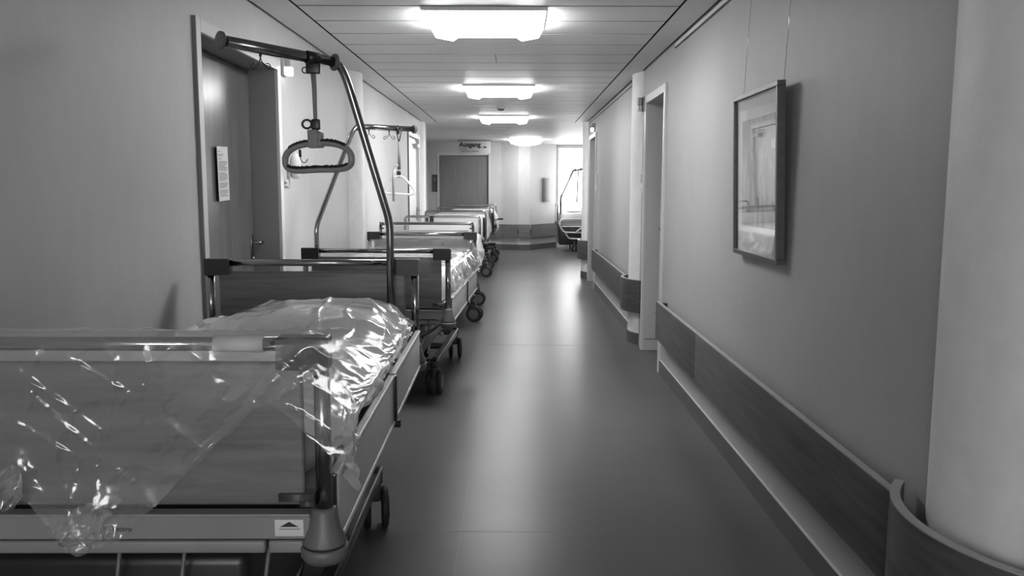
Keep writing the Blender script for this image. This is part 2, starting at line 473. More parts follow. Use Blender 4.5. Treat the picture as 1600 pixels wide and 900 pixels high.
# end wall rail
t = empty('bumper_rail', (0.0, 19.5, 0), label='dark wooden bumper rail around the angled end wall', cat='bumper rail', group='wooden bumper rails along the walls')
m = MB(); strip(m, [(x, y-19.5) for x, y in P], 0.03, 0.03, 0.30, 0.60); m.build('wooden_board', RAILW2, t)
m = MB(); strip(m, [(x, y-19.5) for x, y in P], 0.0, 0.03, 0.40, 0.48); m.build('wall_bracket', BLACKP, t)

# ------------------------------------------------------------------ doors
def handle(parent, x, y, z, sx, sy):
    """lever handle on a leaf in the y-z plane; sx = direction out of the leaf, sy = direction the lever points"""
    m = MB(); m.rbox(x, x+sx*0.009, y-0.02, y+0.02, z-0.15, z+0.05, 0.004); pl = m.build('lock_plate', DMETAL, parent)
    m = MB(); m.tube(smooth_path([(x, y, z), (x+sx*0.05, y, z), (x+sx*0.058, y+sy*0.015, z), (x+sx*0.058, y+sy*0.06, z), (x+sx*0.058, y+sy*0.125, z-0.004)], 2), 0.0095, 12)
    m.build('door_lever', METAL, parent)
    m = MB(); m.cyl((x, y, z-0.10), (x+sx*0.016, y, z-0.10), 0.009); m.build('lock_cylinder', METAL, parent)
def side_door(n, X, sign, ya, yb, leafmat, hand=True, framemat=FRAME, jamb=JAMB, dep=0.17):
    """door recessed in a side wall. sign -1 for left wall, +1 for right"""
    c = (ya+yb)/2; w = (yb-ya)/2
    d = struct(empty('door_%d' % n, (X, c, 0)))
    s = sign
    f = MB(); fw = 0.045
    f.m(0)
    for y0, y1 in ((-w-fw, -w+0.02), (w-0.02, w+fw)):
        f.box(-s*0.016, s*0.006, y0, y1, 0, DH+fw)
    f.box(-s*0.016, s*0.006, -w+0.02, w-0.02, DH-0.02, DH+fw)
    f.build('door_frame', framemat, d, bevel=0.003)
    f = MB()
    f.box(s*0.006, s*(dep+0.05), -w-0.001, -w+0.02, 0, DH); f.box(s*0.006, s*(dep+0.05), w-0.02, w+0.001, 0, DH)
    f.box(s*0.006, s*(dep+0.05), -w+0.02, w-0.02, DH-0.02, DH+0.001)
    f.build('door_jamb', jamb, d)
    f = MB(); f.box(s*dep, s*(dep+0.045), -w+0.024, w-0.024, 0.008, DH-0.026)
    f.build('door_leaf', leafmat, d, bevel=0.003)
    if hand: handle(d, s*dep, w-0.075, 1.10, -s, -1 if n != 1 else 1)
    return d
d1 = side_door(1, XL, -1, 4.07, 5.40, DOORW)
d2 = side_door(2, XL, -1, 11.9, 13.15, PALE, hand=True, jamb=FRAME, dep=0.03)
m = MB(); m.box(0.018, 0.0, -0.69, -0.672, 0, DH+0.045); m.build('frame_shade_strip', FRAMED, d2)  # dark strip paints the shaded near side of the frame
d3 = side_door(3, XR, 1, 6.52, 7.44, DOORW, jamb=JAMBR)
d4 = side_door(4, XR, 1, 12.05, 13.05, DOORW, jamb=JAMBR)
# shade on the near left frame's camera-facing side, painted as a dark strip
m = MB(); m.box(0.018, 0.0, -0.715, -0.708, 0, DH+0.045); m.build('frame_shade_strip', FRAMED, d1)
# kick marks on jamb of door 3
m = MB(); m.box(0.02, 0.17, 0.437, 0.4405, 0.10, 0.104); m.box(0.10, 0.17, 0.437, 0.4405, 0.34, 0.343); m.build('scuff_line', INK, d3)
# door closer on door 2
m = MB(); m.rbox(-0.03, 0.04, 0.22, 0.46, 2.05, 2.11, 0.01); m.tube([(0.03, 0.3, 2.12), (0.08, 0.0, 2.135), (0.04, -0.1, 2.14)], 0.008); m.build('door_closer', LPLA, d2)
# end door
d5 = struct(empty('door_5', (-1.215, 19.62, 0)))
m = MB(); m.box(-0.63, -0.575, -0.012, 0.02, 0, DH+0.045); m.box(0.575, 0.63, -0.012, 0.02, 0, DH+0.045); m.box(-0.575, 0.575, -0.012, 0.02, DH-0.01, DH+0.045)
m.build('door_frame', FRAME, d5)
m = MB(); m.box(-0.572, 0.572, 0.05, 0.095, 0.005, DH-0.012); m.build('door_leaf', DOORE, d5)
m = MB(); m.tube(smooth_path([(0.48, 0.05, 1.05), (0.48, 0.0, 1.05), (0.46, -0.01, 1.05), (0.36, -0.01, 1.05)], 2), 0.009); m.build('door_lever', METAL, d5)

# notice on door 1
t = empty('paper_notice', (XL-0.168, 4.83, 1.53), label='white printed sheet taped to the near left door', cat='notice')
t.rotation_euler = (0.03, 0, 0)
m = MB(); n = 10; vs = []; fs = []
for i in range(n+1):
    for j in range(n+1):
        yy = -0.105+0.21*i/n; zz = -0.155+0.31*j/n
        vs.append((0.0018+0.006*(1-j/n)**2*0+0.012*(1-i/n)**3, yy, zz))
for i in range(n):
    for j in range(n):
        a = i*(n+1)+j; fs.append((a, a+1, a+n+2, a+n+1))
m.add(vs, fs, True); o = m.build('sheet', PAPER, t)
m = MB(); z = 0.125; k = 0
while z > -0.13:
    wd = {0: 0.06, 1: 0.0, 2: 0.11, 3: 0.09, 4: 0, 5: 0.07, 6: 0.0}.get(k, 0.155 if k % 5 else 0.12)
    if k in (14, 21, 26): wd = 0
    if wd:
        y0 = -0.085 if k < 7 else -0.075; yy = y0
        while yy < y0+wd:
            L = random.uniform(0.012, 0.035); L = min(L, y0+wd-yy)
            xs = lambda q: 0.0024+0.012*(1-(q+0.105)/0.21)**3
            m.add([(xs(yy), yy, z), (xs(yy+L), yy+L, z), (xs(yy+L), yy+L, z+0.0035), (xs(yy), yy, z+0.0035)], [(0, 1, 2, 3)])
            yy += L+0.005
    z -= 0.0082; k += 1
m.build('printed_text', INK, t)

# ------------------------------------------------------------------ ceiling lamps
def lamp(x, y, w, ln, rz, label, round_=False):
    t = empty('ceiling_lamp', (x, y, H), rz, label=label, cat='ceiling lamp', group='white ceiling lamps down the corridor')
    h = w/2
    m = MB(); m.box(-h-0.0005, h+0.0005, -0.003, ln, -0.0155, 0.001); m.box(-h-0.0005, h+0.0005, -0.004, 0.0, -0.020, 0.0); m.build('lamp_housing', WHITEP, t)
    # diffuser: profile lofted from narrow near edge to deep far edge
    prof0 = [(-h, -0.014), (h, -0.014), (h-0.004, -0.024), (h-0.10, -0.026), (h-0.14, -0.022), (-h+0.14, -0.022), (-h+0.10, -0.026), (-h+0.004, -0.024)]
    prof1 = [(-h+0.0, -0.014), (h-0.0, -0.014), (h-0.03, -0.075), (h-0.135, -0.095), (h-0.17, -0.070), (-h+0.17, -0.070), (-h+0.135, -0.095), (-h+0.03, -0.075)]
    prof2 = [(-h+0.0, -0.014), (h-0.0, -0.014), (h-0.05, -0.070), (h-0.14, -0.088), (h-0.175, -0.066), (-h+0.175, -0.066), (-h+0.14, -0.088), (-h+0.05, -0.070)]
    if round_:
        pr = lambda d: [(-h, -0.014), (h, -0.014), (h-0.04, -0.014-d*0.6), (h*0.5, -0.014-d), (0, -0.014-d*1.15), (-h*0.5, -0.014-d), (-h+0.04, -0.014-d*0.6), (-h+0.01, -0.02)]
        prof0, prof1, prof2 = pr(0.05), pr(0.10), pr(0.09)
    m = MB()
    rings = [[Vector((p[0], yy, p[1])) for p in pr] for yy, pr in ((0.004, prof0), (0.16, prof1), (ln-0.05, prof1), (ln-0.005, prof2))]
    m.loft(rings, smooth=False); m.build('diffuser', LAMP, t)
    return t
lamp(-0.19, 5.01, 0.73, 0.62, 0, 'nearest white rectangular ceiling lamp')
lamp(-0.18, 8.66, 0.73, 0.60, 0, 'second white ceiling lamp, next past the nearest')
lamp(-0.18, 12.28, 0.73, 0.60, 0, 'third white ceiling lamp, just past the smoke detector')
lamp(0.21, 18.0, 0.73, 0.73, 0, 'farthest ceiling lamp with a rounded diffuser, right of the hanging sign', True)
t = empty('smoke_detector', (-0.20, 11.10, H), label='small round white smoke detector between two ceiling lamps', cat='smoke detector')
m = MB(); m.lathe([(0.055, 0.0), (0.06, -0.012), (0.058, -0.02)]); m.build('mounting_plate', WHITEP, t)
m = MB(); m.lathe([(0.048, -0.02), (0.046, -0.03), (0.03, -0.045), (0.001, -0.048)]); m.build('sensor_cap', MIDP, t)

# ------------------------------------------------------------------ Ausgang sign
t = empty('exit_sign', (-0.93, 18.7, 2.34), label='hanging white sign reading Ausgang with a right-pointing arrow', cat='sign')
m = MB(); m.rbox(-0.365, 0.365, -0.02, 0.02, -0.145, 0.135, 0.004); m.build('sign_panel', SIGNW, t)
m = MB(); m.box(-0.36, 0.36, -0.022, 0.022, 0.135, 0.16); m.build('mounting_bar', MIDP, t)
text_obj('lettering', 'Ausgang', 0.142, INK, t, (-0.33, -0.0215, 0.012), (PI/2, 0, 0), 0.0055)
m = MB(); m.box(0.14, 0.27, -0.0222, -0.0205, -0.006, 0.006); m.prism([(0.22, 0.026), (0.30, 0.0), (0.22, -0.026)], 'y', -0.0225, -0.0205); m.build('arrow', INK, t)
m = MB()
def dashes(m, x0, x1, z, h, y):
    x = x0
    while x < x1:
        L = random.uniform(0.008, 0.016); m.box(x, min(x+L, x1), y-0.0005, y+0.001, z, z+h*random.uniform(0.7, 1.0)); x += L+0.005
dashes(m, -0.32, -0.14, -0.045, 0.022, -0.021); m.build('small_print', GINK, t)
m = MB(); dashes(m, -0.30, -0.08, -0.095, 0.022, -0.021); dashes(m, -0.06, 0.11, -0.095, 0.022, -0.021)
m.build('small_print', GINK, t)

# wall devices
def indicator(x, y, z, s, label, lit=True):
    t = empty('signal_lamp', (x, y, z), label=label, cat='signal lamp', group='patient call lamps over the doors')
    m = MB(); m.rbox(0, -s*0.02, -0.045, 0.045, -0.065, 0.065, 0.004); m.build('back_plate', LPLA, t)
    m = MB(); m.rbox(-s*0.02, -s*0.06, -0.035, 0.035, -0.01, 0.055, 0.004); m.build('upper_lens', LPLA, t)
    m = MB(); m.rbox(-s*0.02, -s*0.06, -0.035, 0.035, -0.06, -0.012, 0.004); m.build('lower_lens', INDI if lit else WHITEP, t)
indicator(XL, 5.56, 2.24, -1, 'small lit signal lamp on left wall beside the near door frame')
indicator(XR, 7.58, 2.20, 1, 'small unlit signal lamp on right wall past the near right-hand door', False)
indicator(XR, 12.3, 2.33, 1, 'small lit signal lamp above the far right-hand door')
def plate(name, x, y, z, s, w, h, label, cat, mt, extra=None, d=0.012):
    t = empty(name, (x, y, z), label=label, cat=cat)
    m = MB(); m.rbox(0, -s*d, -w/2, w/2, -h/2, h/2, 0.003); m.build('plate', mt, t)
    if extra:
        m = MB(); m.box(-s*d, -s*(d+0.006), -w*0.25, w*0.25, -h*0.1, h*0.3); m.build('insert', extra, t)
        for zz in (-h*0.42, h*0.42): m = MB(); m.cyl((-s*d, 0, zz), (-s*(d+0.004), 0, zz), 0.006, 10); m.build('screw', DMETAL, t)
    return t
plate('switch_plate', XR, 7.60, 1.52, 1, 0.09, 0.20, 'white switch plate on the wall beyond the near right-hand door', 'switch', WHITEP, LPLA)
plate('switch_plate', XR, 11.9, 1.52, 1, 0.09, 0.26, 'white switch plate beside the far right-hand door', 'switch', WHITEP, LPLA)
t = plate('call_box', -1.95, 19.60, 1.55, 1, 0.13, 0.40, 'dark box on the wall left of the end door', 'wall box', DARKP)
t.rotation_euler = (0, 0, PI/2); t.location = (-1.90, 19.62, 1.55)
m = MB(); m.box(-0.012, -0.02, -0.03, 0.03, 0.05, 0.14); m.build('button_panel', MIDP, t)
# grey notice panel on the angled end wall
t = empty('wall_cabinet', (0.70, 20.03, 1.40), math.atan2(0.95, 0.65), label='grey panel on the angled wall left of the bright window', cat='wall cabinet')
m = MB(); m.rbox(-0.13, 0.13, -0.05, 0.0, -0.28, 0.28, 0.006); m.build('cabinet_body', MIDP, t)
m = MB(); m.rbox(-0.115, 0.115, -0.056, -0.05, -0.26, 0.26, 0.003); m.build('cabinet_door', MIDP, t)
# dispenser and arrow sign on left wall by door 1
t = empty('soap_dispenser', (XL, 5.62, 1.60), label='small glossy clear dispenser on left wall beside the near door', cat='dispenser')
m = MB(); m.rbox(0, 0.02, -0.04, 0.04, -0.08, 0.09, 0.005); m.build('back_plate', LPLA, t)
m = MB(); m.lathe([(0.02, -0.09), (0.032, -0.06), (0.034, 0.03), (0.024, 0.07), (0.001, 0.085)], (0.05, 0, 0), 20); m.build('bottle', WHITEP, t)
t = empty('arrow_sign', (XL, 5.56, 1.475), label='tiny white sign with black arrow under the dispenser on left wall', cat='sign')
m = MB(); m.rbox(0, 0.004, -0.065, 0.065, -0.03, 0.03, 0.0015); m.build('plate', SIGNW, t)
m = MB(); m.prism([(-0.055, 0.022), (-0.055, -0.008), (-0.02, 0.007)], 'x', 0.0042, 0.005); m.box(0.0042, 0.005, -0.03, 0.01, 0.004, 0.010); m.build('arrow', INK, t)
m = MB(); m.box(0.0042, 0.005, -0.055, -0.02, -0.024, -0.014); m.box(0.0042, 0.005, -0.015, 0.03, -0.024, -0.014); m.build('small_print', GINK, t)

# picture rail and wires + picture
m = MB(); m.box(XR-0.014, XR+0.001, Y0, 6.15, H-0.045, H-0.038); struct(m.build('trim_2', DARKP))
m = MB(); m.box(XR-0.010, XR+0.001, Y0, 6.15, H-0.038, H-0.012); struct(m.build('trim_3', CEIL))
m = MB(); m.box(XR-0.010, XR+0.001, 8.2, 13.3, H-0.045, H-0.040); struct(m.build('trim_4', DARKP))
t = empty('framed_picture', (XR, 3.875, 1.52), label='tall framed grey drawing hanging on the right wall', cat='picture')
Mx = Matrix.Rotation(-0.035, 4, 'Y')
fy, fz = 0.355, 0.385
m = MB(); w = 0.022
for a in ((-fy, fy, fz-w, fz), (-fy, fy, -fz, -fz+w), (-fy, -fy+w, -fz+w, fz-w), (fy-w, fy, -fz+w, fz-w)):
    m.box(-0.058, -0.022, a[0], a[1], a[2], a[3], M=Mx)
m.build('picture_frame', PICW, t, bevel=0.002)
m = MB(); m.box(-0.040, -0.030, -fy+0.01, fy-0.01, -fz+0.01, fz-0.01, M=Mx); m.build('mat_board', MATB, t)
m = MB(); m.box(-0.0412, -0.0398, -0.275, 0.245, -0.24, 0.26, M=Mx); m.build('drawing', DRAW, t)
m = MB(); m.box(-0.0425, -0.0410, -0.29, -0.225, 0.11, 0.15, M=Mx); m.build('paper_label', PAPER, t)
m = MB(); m.box(-0.048, -0.046, -fy+0.015, fy-0.015, -fz+0.015, fz-0.015, M=Mx); m.build('glass_pane', GLASS, t)
m = MB()
m.box(-0.022, 0.0, -0.3, -0.27, -fz+0.01, -fz+0.06); m.build('spacer', BLACKP, t); m = MB(); m.box(-0.022, 0.0, 0.27, 0.3, -fz+0.01, -fz+0.06); m.build('spacer', BLACKP, t)
m = MB(); m.cyl((-0.03, 0.31, fz-0.01), (-0.006, 0.31, H-1.52-0.03), 0.0011, 6); m.build('hanging_wire', METAL, t)
m = MB(); m.cyl((-0.03, -0.31, fz-0.01), (-0.006, -0.31, H-1.52-0.03), 0.0011, 6); m.build('hanging_wire', METAL, t)

# ------------------------------------------------------------------ beds
def caster(parent, x, y, yaw=0.0, hubm=None):
    M = Matrix.Translation((x, y, 0)) @ Matrix.Rotation(yaw, 4, 'Z') @ Matrix.Scale(1.18, 4)
    f = MB()
    f.rbox(-0.018, 0.018, -0.03, 0.05, 0.10, 0.172, 0.008, M=M)
    c = f.build('caster', DARKP, parent)
    f = MB(); f.lathe([(0.026, 0.165), (0.026, 0.205), (0.016, 0.207), (0.016, 0.225)], n=16, M=M); f.build('swivel_stem', DARKP, c)
    for sx in (-1, 1):
        wl = MB(); rings = []
        for xx, r in ((0.019, 0.060), (0.021, 0.072), (0.030, 0.075), (0.040, 0.073), (0.044, 0.064)):
            rings.append([M @ Vector((sx*xx, -0.012+r*math.cos(2*PI*k/28), 0.0755+r*math.sin(2*PI*k/28))) for k in range(28)])
        wl.loft(rings)
        wl.build('wheel', RUBBER, c)
        hb = MB(); a = M @ Vector((sx*0.0435, -0.012, 0.0755)); bb = M @ Vector((sx*0.047, -0.012, 0.0755)); hb.cyl(a, bb, 0.055, 20)
        hb.build('hub_cap', hubm or DARKP, c)
    return c

def chassis(root, dz=0.0, white=False, cxx=0.33, cyaw=None):
    fm = LPLA if white else BLACKP
    m = MB()
    for sx in (-1, 1): m.rbox(sx*0.33-0.025, sx*0.33+0.025, -0.70, 0.70, 0.20, 0.25, 0.008)
    for y in (-0.62, 0.0, 0.62): m.rbox(-0.34, 0.34, y-0.025, y+0.025, 0.205, 0.245, 0.008)
    m.build('base_frame', fm, root)
    for i, (x, y) in enumerate(((-cxx, -0.62), (cxx, -0.62), (-cxx, 0.64), (cxx, 0.64))):
        caster(root, x, y, 0.12*(i-1.5) if cyaw is None else cyaw+0.1*i, DARKP if cyaw is None else MIDP)
    if cxx > 0.4:
        for y in (-0.62, 0.64): m = MB(); m.rbox(-cxx-0.02, cxx+0.02, y-0.03, y+0.03, 0.25, 0.30, 0.01); m.build('axle_beam', DARKP, root)
    m = MB()
    for sx in (-1, 1):
        m.tube([(sx*0.24, -0.45, 0.24), (sx*0.24, 0.35, 0.60+dz)], 0.018, 8); m.tube([(sx*0.24, 0.45, 0.24), (sx*0.24, -0.35, 0.60+dz)], 0.018, 8)
    m.tube([(-0.24, 0, 0.42+dz*.5), (0.24, 0, 0.42+dz*.5)], 0.015, 8)
    m.build('scissor_lift', DMETAL, root)
    m = MB(); m.rbox(-0.10, 0.02, -0.25, 0.25, 0.43, 0.50, 0.01); m.build('motor', BLACKP, root)
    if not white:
        m = MB(); m.rbox(-0.47, 0.27, -0.93, 0.80, 0.30, 0.59+dz, 0.03); m.build('underbed_shade_box', BLACKP, root)  # added black box that keeps the space under the bed in shade

def board(root, y, dz, s, label=None, text=None):
    """wooden bed end at local y, s = outward direction"""
    hw = 0.49; top = 1.129+dz
    e = MB(); e.rbox(-hw+0.062, hw-0.062, y-0.011, y+0.011, 0.742+dz, top-0.058, 0.008); bd = e.build('end_board', BOARDW, root)
    e = MB(); e.cyl((-hw+0.02, y, top-0.0185), (hw-0.02, y, top-0.0185), 0.016, 20); e.build('top_bar', METAL, root)
    for sx in (-1, 1):
        e = MB(); e.cyl((sx*(hw-0.020), y, 0.70+dz), (sx*(hw-0.020), y, top-0.03), 0.0185, 20); e.build('end_post', METAL, root)
        e = MB()
        L = [(sx*hw, top), (sx*(hw-0.115), top), (sx*(hw-0.115), top-0.072), (sx*(hw-0.005), top-0.078), (sx*hw, top-0.07)]
        e.prism(L, 'y', y-0.024, y+0.024)
        e.build('corner_cap', BLACKP, root, bevel=0.006)
        e = MB(); c = (sx*(hw-0.022), y, 0)
        e.lathe([(0.0195, 0.735+dz), (0.028, 0.732+dz), (0.030, 0.722+dz), (0.036, 0.69+dz), (0.050, 0.655+dz), (0.050, 0.652+dz)], c, 28)
        bp = e.build('corner_bumper', MIDP, root)
        e = MB(); e.lathe([(0.046, 0.653+dz), (0.046, 0.646+dz)], c, 28); e.build('rubber_ring', RUBBER, bp)
        e = MB(); e.lathe([(0.050, 0.647+dz), (0.054, 0.642+dz), (0.054, 0.625+dz), (0.046, 0.612+dz), (0.02, 0.610+dz)], c, 28); e.build('bumper_disc', MIDP, bp)
        e = MB(); e.rbox(sx*(hw-0.042), sx*(hw-0.115), y-0.02, y+0.018, 0.752+dz, 0.772+dz, 0.004)
        e.rbox(sx*(hw-0.042), sx*(hw-0.07), y-0.015, y+0.015, 0.738+dz, 0.754+dz, 0.003); e.build('board_latch', MIDP, root)
    e = MB(); e.box(-hw+0.03, hw-0.05, y-0.016, y+0.016, 0.664+dz, 0.722+dz)
    e.box(-hw+0.03, hw-0.05, y-0.019, y+0.019, 0.716+dz, 0.724+dz)
    bm_ = e.build('cross_beam', BEAMG, root, bevel=0.003)
    e = MB(); e.rbox(-hw+0.08, hw-0.155, y-0.012+0, y+0.014, 0.628+dz, 0.658+dz, 0.006); e.rbox(hw-0.148, hw-0.066, y-0.012, y+0.014, 0.628+dz, 0.658+dz, 0.006)
    e.build('lower_rail', BEAMG, root)
    return bm_

def side_rail(root, sx, dz, mt=None):
    mt = mt or PANELG
    x = sx*0.485
    for a, c in ((-0.955, 0.04), (0.06, 0.965)):
        e = MB(); e.rbox(x-0.008, x+0.008, a, c, 0.640+dz, 0.792+dz, 0.005)
        p = e.build('side_panel', mt, root)
        e = MB(); e.rbox(x-0.013, x+0.013, a, c, 0.79+dz, 0.803+dz, 0.005); e.rbox(x-0.013, x+0.014, a, c, 0.628+dz, 0.642+dz, 0.005); e.build('panel_lip', LPLA, p)
    e = MB(); e.rbox(x-0.018, x+0.018, 0.03, 0.07, 0.62+dz, 0.80+dz, 0.006); e.cyl((x, 0.05, 0.625+dz), (x+sx*0.03, 0.05, 0.625+dz), 0.014, 12); e.build('rail_bracket', BLACKP, root)
    e = MB(); e.rbox(x-0.02, x+0.006, -0.985, -0.958, 0.66+dz, 0.80+dz, 0.004); e.build('rail_end_bracket', BLACKP, root); e = MB(); e.rbox(x-0.02, x+0.006, 0.967, 0.985, 0.66+dz, 0.80+dz, 0.004); e.build('rail_end_bracket', BLACKP, root)

def bed_wood(cx, cy, rz, dz, label):
    root = empty('hospital_bed', (cx, cy, 0), rz, label=label, cat='hospital bed', group='hospital beds lined up along the left wall')
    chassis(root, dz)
    e = MB()
    e.rbox(-0.45, -0.41, -0.97, 0.97, 0.68+dz, 0.73+dz, 0.006); e.rbox(0.41, 0.45, -0.97, 0.97, 0.68+dz, 0.73+dz, 0.006)
    for y in (-0.9, -0.45, 0, 0.45, 0.9): e.rbox(-0.41, 0.41, y-0.02, y+0.02, 0.69+dz, 0.72+dz, 0.005)
    e.build('deck_frame', DARKP, root)
    e = MB(); e.rbox(-0.45, 0.45, -0.96, 0.96, 0.731+dz, 0.745+dz, 0.005); e.build('mattress_platform', WHITEP, root)
    bmn = board(root, -1.0, dz, -1); board(root, 1.0, dz, 1)
    for sx in (-1, 1): side_rail(root, sx, dz, PANELG)
    return root, bmn

def hooks(parent, p):
    m = MB(); p = Vector(p)
    for s in (-1, 1):
        pts = [(0.0, 0, 0.0), (s*0.004, 0, -0.02), (s*0.02, 0, -0.04), (s*0.034, 0, -0.05), (s*0.042, 0, -0.042), (s*0.036, 0, -0.028), (s*0.022, 0, -0.026)]
        m.tube(smooth_path([p+Vector(q) for q in pts], 2), 0.0022, 6)
    m.cyl(p, p+Vector((0, 0, 0.012)), 0.006, 8)
    return m.build('wire_hook', BLACKP, parent)

def pole(root, base, bend, elbow, top, tip, col=DMETAL, r=0.0175, ra=0.0235):
    """trapeze pole: all points in bed coordinates"""
    e = MB()
    B, E_, T = Vector(bend), Vector(elbow), Vector(top)
    dn = (Vector(base)-B).normalized(); up = (E_-B).normalized()
    ad = (Vector(tip)-T).normalized()
    pts = [Vector(base)] + smooth_path([B+dn*0.10, B, B+up*0.10], 3) + smooth_path([E_-up*0.10, E_+up*0.02, T-ad*0.02, T+ad*0.02], 3)
    e.tube(pts, r, 16)
    pl = e.build('trapeze_pole', col, root)
    e = MB(); e.cyl(T-ad*0.01, Vector(tip), ra, 20); e.build('boom', col, pl)
    for q, d in ((T-ad*0.012, 0.018), (Vector(tip)-ad*0.012, 0.022)):
        e = MB(); e.tube([q, q+ad*0.004, q+ad*(d-0.004), q+ad*d], [ra*1.35, ra*1.55, ra*1.55, ra*1.3], 24); e.build('end_collar', MIDP, pl)
    # socket near base
    e = MB(); e.cyl(Vector(base), Vector(base)+Vector((0, 0, 0.10)), r*1.35, 16); e.build('pole_socket', BLACKP, pl)
    return pl, ad

# ---- bed 1
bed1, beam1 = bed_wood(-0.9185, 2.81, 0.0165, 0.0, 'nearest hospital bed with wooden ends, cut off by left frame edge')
for x in (-0.005, 0.145, 0.34):
    e = MB(); e.tube([(x, -0.975, 0.665), (x-0.06, -0.95, 0.30)], 0.005, 8); e.build('support_rod', MIDP, bed1)
# sticker and lettering on near beam
e = MB(); e.rbox(0.360, 0.425, -1.0185, -1.0160, 0.672, 0.711, 0.001); lb = e.build('sticker', PAPER, bed1); lb['label'] = 'white sticker with black triangle'
e = MB(); e.prism([(0.372, 0.6945), (0.414, 0.6945), (0.393, 0.7065)], 'y', -1.0192, -1.0184); e.box(0.37, 0.418, -1.019, -1.0184, 0.6885, 0.6898); e.build('sticker_symbol', INK, lb)
text_obj('lettering', 'ab-System', 0.017, INK, bed1, (-0.033, -1.0168, 0.684), (PI/2, 0, 0), 0.0004)
Minv = (Matrix.Translation((-0.9185, 2.81, 0)) @ Matrix.Rotation(0.0165, 4, 'Z')).inverted()
def L1(x, y, z): return Minv @ Vector((x, y, z))
ax1 = Vector((-0.755, -0.656, 0.07)).normalized()
T1 = Vector((-0.79, 3.69, 1.993))
p1, ad1 = pole(bed1, L1(-0.566, 3.745, 0.69), L1(-0.566, 3.745, 1.30), L1(-0.735, 3.70, 1.91), L1(*T1), L1(*(T1+ax1*0.50)))
# double-tube look: second strap clamp
ps = T1+ax1*0.10
e = MB(); q0 = L1(*(ps-ax1*0.022)); q1 = L1(*(ps+ax1*0.030)); e.tube([q0, q1], 0.0275, 20); e.build('strap_clamp', BLACKP, p1)
e = MB(); e.rbox(-0.03, 0.03, -0.012, 0.012, -0.065, -0.02, 0.005, M=Matrix.Translation(L1(*ps))); e.torus(L1(ps.x-0.035, ps.y, ps.z-0.05), 0.012, 0.0028, Matrix.Rotation(PI/2, 4, 'X'), 16, 6); e.build('ratchet_buckle', BLACKP, p1)
e = MB()
def ribbon(m, pts, w, th, M=None):
    for a, c in zip(pts[:-1], pts[1:]):
        wa, wc = w if isinstance(w, tuple) else (w, w)
    rings = []
    n = len(pts)
    for i, p in enumerate(pts):
        ww = w[0]+(w[1]-w[0])*i/(n-1) if isinstance(w, tuple) else w
        p = Vector(p); rings.append([p+Vector((-ww, -th, 0)), p+Vector((ww, -th, 0)), p+Vector((ww, th, 0)), p+Vector((-ww, th, 0))])
    m.loft(rings)
base = L1(ps.x, ps.y, 0)
ribbon(e, [(base.x, base.y, 1.935), (base.x+0.003, base.y, 1.88), (base.x+0.004, base.y, 1.80), (base.x+0.005, base.y, 1.72), (base.x+0.004, base.y, 1.68)], (0.011, 0.007), 0.0018)
e.build('strap', WEB, p1)
e = MB(); e.rbox(-0.019, 0.019, -0.012, 0.012, 0, 0.045, 0.006, M=Matrix.Translation((base.x+0.006, base.y, 1.70)))
e.torus((base.x-0.032, base.y, 1.724), 0.018, 0.005, Matrix.Rotation(PI/2, 4, 'X'), 18, 6, sx=1.1, sy=1); e.build('length_adjuster', BLACKP, p1)
# handle
HM = Matrix.Translation((base.x+0.012, base.y, 1.572)) @ Matrix.Rotation(-0.28, 4, 'Z') @ Matrix.Rotation(-0.03, 4, 'Y') @ Matrix.Scale(1.13, 4)
def handle_pt(a, off=0.0):
    c, s_ = math.cos(a), math.sin(a)
    x = 0.140*math.copysign(abs(c)**0.62, c); z = 0.050*math.copysign(abs(s_)**0.75, s_)
    z += 0.014*(1-(x/0.14)**2)       # arched
    return Vector((x*(1+off/0.14), 0, z+off*s_))
e = MB(); rings = []
for i in range(64):
    a = 2*PI*i/64; p = handle_pt(a); p2 = handle_pt(a+0.02); d = (p2-p).normalized(); nrm = Vector((-d.z, 0, d.x))
    rings.append([HM @ (p+nrm*0.0125*math.cos(2*PI*k/12)+Vector((0, 0.014*math.sin(2*PI*k/12), 0))) for k in range(12)])
rings.append(rings[0]); e.loft(rings, cap=False); hd = e.build('grab_handle', TRAPG, p1)
for lo, hi, s_ in ((0.22*PI, 0.78*PI, 1), (1.16*PI, 1.84*PI, -1)):
    e = MB(); rings = []; n = 90
    for i in range(n+1):
        a = lo+(hi-lo)*i/n; p = handle_pt(a); d = (handle_pt(a+0.02)-p).normalized(); nrm = Vector((d.z, 0, -d.x))
        up_ = nrm if s_ > 0 else -nrm
        if s_ < 0: up_ = -nrm
        q = p+Vector((0, 0, 1))*0.0085
        rr = 0.0080+0.0016*math.sin(i*1.05)
        if i in (0, n): rr = 0.002
        rings.append([HM @ (q+nrm*rr*math.cos(2*PI*k/10)+Vector((0, 0.0145*math.sin(2*PI*k/10), 0))) for k in range(10)])
    e.loft(rings); e.build('grip_insert', BLACKP, p1)
e = MB(); e.rbox(-0.033, 0.008, -0.017, 0.017, 0.045, 0.115, 0.006, M=HM); e.rbox(0.006, 0.024, -0.014, 0.014, 0.045, 0.105, 0.005, M=HM); e.build('handle_yoke', TRAPG, p1)
e = MB(); hk = [(-0.075, 0.0, 0.040), (-0.075, 0, 0.02), (-0.075, 0, 0.005), (-0.066, 0, -0.008), (-0.052, 0, -0.008), (-0.044, 0, 0.006)]
e.tube([HM @ v for v in smooth_path(hk, 2)], 0.0020, 8); e.rbox(-0.079, -0.071, -0.005, 0.005, 0.014, 0.042, 0.002, M=HM); e.build('wire_hook', BLACKP, p1)
q = T1+ax1*0.335; qq = L1(*q); hooks(p1, (qq.x, qq.y, qq.z-0.034))

